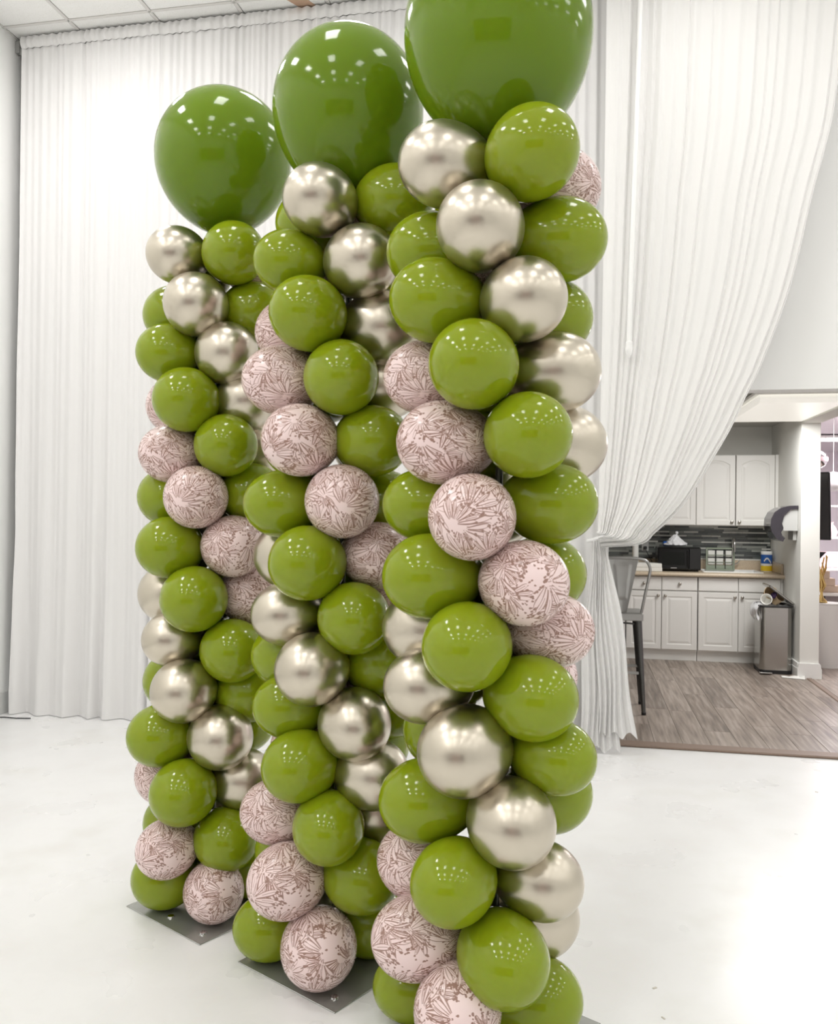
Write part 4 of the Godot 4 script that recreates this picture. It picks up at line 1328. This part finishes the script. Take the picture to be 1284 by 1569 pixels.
func bar_stool() -> void:
	var t := thing("bar_stool", "grey metal bar stool with a tapered splat back, half behind the drape", "bar stool", Vector3(0.285, 0.0, -6.68), 0.0)
	var h := 0.765
	var seat := MB.new()
	seat.box(Vector3(0, h - 0.012, 0), Vector3(0.315, 0.022, 0.315), 0.01)
	for s in [-1.0, 1.0]:
		seat.box(Vector3(s * 0.152, h - 0.035, 0), Vector3(0.012, 0.055, 0.30), 0.004)
		seat.box(Vector3(0, h - 0.035, s * 0.152), Vector3(0.30, 0.055, 0.012), 0.004)
	part("seat", seat.mesh(), M.galv, t)
	for sx in [-1.0, 1.0]:
		for sz in [-1.0, 1.0]:
			var lg := MB.new()
			var a := Vector3(sx * 0.118, h - 0.03, sz * 0.118)
			var b := Vector3(sx * 0.165, 0.025, sz * 0.185)
			lg.tube(PackedVector3Array([a, a.lerp(b, 0.5), b]), 0.030, 4, 0.015)
			var l := part("leg", lg.mesh(), M.gun, t)
			var ft := MB.new()
			ft.turned([Vector2(0, 0.012), Vector2(0.016, 0.012), Vector2(0.018, 0.03), Vector2(0, 0.034)], Vector3(b.x, 0, b.z), Vector3.UP, 12)
			part("foot", ft.mesh(), M.black_matt, l)
	for s in [-1.0, 1.0]:
		var f := MB.new()
		f.box(Vector3(0, 0.315, s * 0.155), Vector3(0.28, 0.022, 0.012), 0.003)
		part("footrest", f.mesh(), M.galv, t)
		var g := MB.new()
		g.box(Vector3(s * 0.143, 0.315, 0), Vector3(0.012, 0.022, 0.30), 0.003)
		part("footrest", g.mesh(), M.galv, t)
		var k := MB.new()
		k.tube(PackedVector3Array([Vector3(-0.11, h - 0.075, s * 0.115), Vector3(0.11, h - 0.09, s * 0.115)]), 0.007, 8)
		part("brace", k.mesh(), M.gun, t)
	# bent back rail: from one rear seat corner up, over and down to the other
	var pts := PackedVector3Array()
	var ctl := [Vector3(0.145, h, 0.13), Vector3(0.165, h + 0.12, 0.16), Vector3(0.195, h + 0.28, 0.185), Vector3(0.20, h + 0.335, 0.185), Vector3(0.175, h + 0.385, 0.19), Vector3(0.12, h + 0.405, 0.20), Vector3(0.0, h + 0.412, 0.205)]
	for k in 37:
		var f := k / 36.0 * 6.0
		var i := int(minf(f, 5.0))
		var a: Vector3 = ctl[maxi(i - 1, 0)]
		var d: Vector3 = ctl[mini(i + 2, 6)] if i < 5 else Vector3(-0.12, h + 0.405, 0.20)
		pts.append((ctl[i] as Vector3).cubic_interpolate(ctl[i + 1], a, d, f - i))
	var all := pts.duplicate()
	for k in range(35, -1, -1):
		all.append(Vector3(-pts[k].x, pts[k].y, pts[k].z))
	var rl := MB.new()
	rl.tube(all, 0.011, 10)
	part("back_rail", rl.mesh(), M.galv, t)
	var sp := MB.new()
	sp.sheet(16, 24, func(u: float, v: float) -> Vector3:
		var w := lerpf(0.115, 0.035, v)
		var x := lerpf(-w, w, u)
		var em := 0.006 if (absf(u - 0.5) < 0.28 and v > 0.12 and v < 0.72) else 0.0
		return Vector3(x, lerpf(h + 0.405, h - 0.005, v), lerpf(0.203, 0.15, v) + 0.012 * sin(PI * v) + em - 0.01 * (1.0 - pow(2 * u - 1, 2))), Vector3.BACK)
	part("splat", sp.mesh(), M.galv, t)

# ---------------------------------------------------------------- the room beyond the pier
func build_next_room() -> void:
	struct("wall_next_back", slab(Vector3(KIT_R + 0.165, 0, -18.1), Vector3(6.2, 2.9, -18.0)), M.lilac, "pale lilac wall at the far end of the next room", "wall")
	struct("wall_next_right", slab(Vector3(6.1, 0, -18.0), Vector3(6.2, 2.9, ROOM_BACK - 0.15)), M.lilac, "pale lilac side wall of the next room", "wall")
	struct("wall_next_left", slab(Vector3(KIT_R + 0.02, 0, -18.0), Vector3(KIT_R + 0.165, 2.9, -9.7)), M.lilac, "pale lilac wall of the next room behind the kitchen", "wall")
	struct("ceiling_next", slab(Vector3(KIT_R, 2.76, -18.1), Vector3(6.2, 2.9, ROOM_BACK - 0.15)), M.lilac, "pale ceiling of the next room", "ceiling")
	# television on an arm
	var tv := thing("television", "black flat television tilted on a wall arm beyond the pier", "television", Vector3(2.295, 1.60, -9.12), 0.0)
	tv.rotation = Vector3(0.07, -0.62, 0.0)
	var b := MB.new()
	b.box(Vector3.ZERO, Vector3(0.26, 0.68, 0.03), 0.006)
	part("bezel", b.mesh(), M.black_matt, tv)
	part("screen", slab(Vector3(-0.12, -0.325, 0.0145), Vector3(0.12, 0.325, 0.0165), 0.0008), M.glass_dark, tv)
	var arm := MB.new()
	arm.box(Vector3(0, 0, -0.05), Vector3(0.10, 0.16, 0.07), 0.01)
	var inv := tv.transform.affine_inverse()
	arm.tube(PackedVector3Array([Vector3(0, 0, -0.07), inv * Vector3(2.20, 1.60, -9.26), inv * Vector3(KIT_R + 0.166, 1.60, -9.26)]), 0.018, 10)
	part("mount", arm.mesh(), M.black_matt, tv)
	# plinth
	var pl := thing("plinth", "round white display plinth just past the pier", "plinth", Vector3(2.375, 0.012, -9.02))
	var pm := MB.new()
	pm.turned([Vector2(0, 0), Vector2(0.128, 0), Vector2(0.128, 0.008), Vector2(0.125, 0.012), Vector2(0.125, 0.615), Vector2(0.12, 0.622), Vector2(0, 0.622)], Vector3.ZERO, Vector3.UP, 40)
	part("drum", pm.mesh(), M.white, pl)
	var cap := MB.new()
	cap.turned([Vector2(0, 0.622), Vector2(0.13, 0.622), Vector2(0.13, 0.632), Vector2(0, 0.632)], Vector3.ZERO, Vector3.UP, 40)
	part("top", cap.mesh(), M.white, pl)
	# gilded branch sculpture
	var g := thing("gold_sculpture", "gilded branching sculpture standing on the white plinth", "sculpture", Vector3(2.315, 0.644, -9.0))
	var gb := MB.new()
	gb.lathe(PackedVector2Array([Vector2(0, 0), Vector2(0.055, 0), Vector2(0.05, 0.02), Vector2(0.02, 0.05), Vector2(0.012, 0.09), Vector2(0.016, 0.12)]), Vector3.ZERO, Vector3.UP, 20)
	part("foot", gb.mesh(), M.brass, g)
	for k in 7:
		var a := TAU * k / 7.0
		var br := MB.new()
		br.tube(PackedVector3Array([Vector3(0, 0.10, 0), Vector3(0.035 * cos(a), 0.17, 0.035 * sin(a)), Vector3(0.012 * cos(a + 0.8), 0.26, 0.012 * sin(a + 0.8)), Vector3(0.04 * cos(a + 1.4), 0.34, 0.04 * sin(a + 1.4)), Vector3(0.05 * cos(a + 1.8), 0.40 + 0.012 * k, 0.05 * sin(a + 1.8))]), 0.011, 8, 0.006)
		part("branch", br.mesh(), M.brass, g)
	for k in 3:
		var s: Array = [[0.18, 0.07], [0.135, 0.075], [0.085, 0.075]][k]
		var q := MB.new()
		q.box(Vector3(0, s[1] / 2, 0), Vector3(s[0], s[1] - 0.001, 0.12), 0.004)
		var o := part("gift_box", q.mesh(), M.beige)
		o.position = Vector3([2.475, 2.452, 2.425][k], [0.72, 0.79, 0.865][k], -9.35)
		tag(o, ["widest beige box, lowest of the stepped stack past the gold sculpture", "middle beige box of the stepped stack past the gold sculpture", "smallest beige box, topmost of the stepped stack past the gold sculpture"][k], "box", "stepped beige boxes")
	var sd := thing("side_table", "low white table under the stepped beige boxes", "table", Vector3(2.56, 0.012, -9.38))
	part("table_top", slab(Vector3(-0.19, 0.68, -0.18), Vector3(0.3, 0.708, 0.18), 0.004), M.white, sd)
	for x in [-0.17, 0.28]:
		for z in [-0.16, 0.16]:
			part("leg", slab(Vector3(x - 0.015, 0, z - 0.015), Vector3(x + 0.015, 0.68, z + 0.015), 0.003), M.black_matt, sd)
	# shelf wall further in
	var sh := thing("display_shelf", "white display shelving on the lilac side of the next room", "shelf", Vector3(3.05, 0.012, -11.6))
	for k in 3:
		part("shelf_board", slab(Vector3(-0.35, 0.80 + 0.40 * k, -0.16), Vector3(0.9, 0.825 + 0.40 * k, 0.16), 0.003), M.white, sh)
	for x in [-0.34, 0.89]:
		part("side_panel", slab(Vector3(x - 0.01, 0, -0.16), Vector3(x + 0.01, 1.9, 0.16), 0.003), M.white, sh)
	var cl := MB.new()
	cl.box(Vector3(0, 0.11, 0), Vector3(0.26, 0.20, 0.05), 0.01)
	var o2 := part("pink_cushion", cl.mesh(), M.pinkish)
	o2.position = Vector3(3.06, 0.84, -11.55)
	tag(o2, "pink cushion on the lowest white display shelf", "cushion", "")
	var c3 := MB.new()
	c3.lathe(PackedVector2Array([Vector2(0, 0), Vector2(0.05, 0), Vector2(0.075, 0.06), Vector2(0.05, 0.12), Vector2(0.02, 0.16), Vector2(0.03, 0.19)]), Vector3.ZERO)
	var o3 := part("pink_vase", c3.mesh(), M.pinkish)
	o3.position = Vector3(3.08, 1.237, -11.55)
	tag(o3, "pink vase on the middle white display shelf", "vase")
	# tablet stand
	var tb := thing("tablet_stand", "small black tablet tilted on a stand beyond the gold sculpture", "tablet", Vector3(2.53, 1.02, -9.9))
	var tm := MB.new()
	tm.prism(PackedVector2Array([Vector2(-0.12, 0.09), Vector2(0.06, 0.09), Vector2(-0.10, -0.09)]), -0.008, 0.008)
	part("screen", tm.mesh(), M.black, tb)
	var tl := MB.new()
	tl.tube(PackedVector3Array([Vector3(-0.06, 0.0, -0.02), Vector3(-0.06, -1.0, -0.05)]), 0.012, 10)
	part("pole", tl.mesh(), M.white, tb)
	# party balls hung from the ceiling
	var ball := MB.new()
	ball.lathe(PackedVector2Array([Vector2(0, 0.13), Vector2(0.05, 0.12), Vector2(0.092, 0.092), Vector2(0.12, 0.05), Vector2(0.13, 0), Vector2(0.12, -0.05), Vector2(0.092, -0.092), Vector2(0.05, -0.12), Vector2(0, -0.13)]), Vector3.ZERO, Vector3.UP, 28)
	var ds := [[2.67, 2.16, -10.6, 0.85, M.chrome_steel, "rose and silver ball ornament hanging above the television"], [3.03, 1.93, -11.3, 0.95, M.grey_plastic, "grey mesh ball ornament hanging beyond the television"]]
	for q in ds:
		var h := thing("hanging_ball", q[5], "ornament", Vector3(q[0], q[1], q[2]), 0.0, "ball ornaments in the lilac room")
		h.scale = Vector3.ONE * q[3]
		part("ball", ball.mesh(), q[4], h)
		var sg := MB.new()
		sg.tube(PackedVector3Array([Vector3(0, 0.125, 0), Vector3(0, (2.758 - q[1]) / q[3], 0)]), 0.003, 6)
		part("string", sg.mesh(), M.white, h)
		if q[3] < 0.9:
			var ro := MB.new()
			ro.lathe(PackedVector2Array([Vector2(0.131, -0.03), Vector2(0.134, 0), Vector2(0.131, 0.03)]), Vector3.ZERO, Vector3.UP, 28)
			part("rose_band", ro.mesh(), M.pinkish, h)
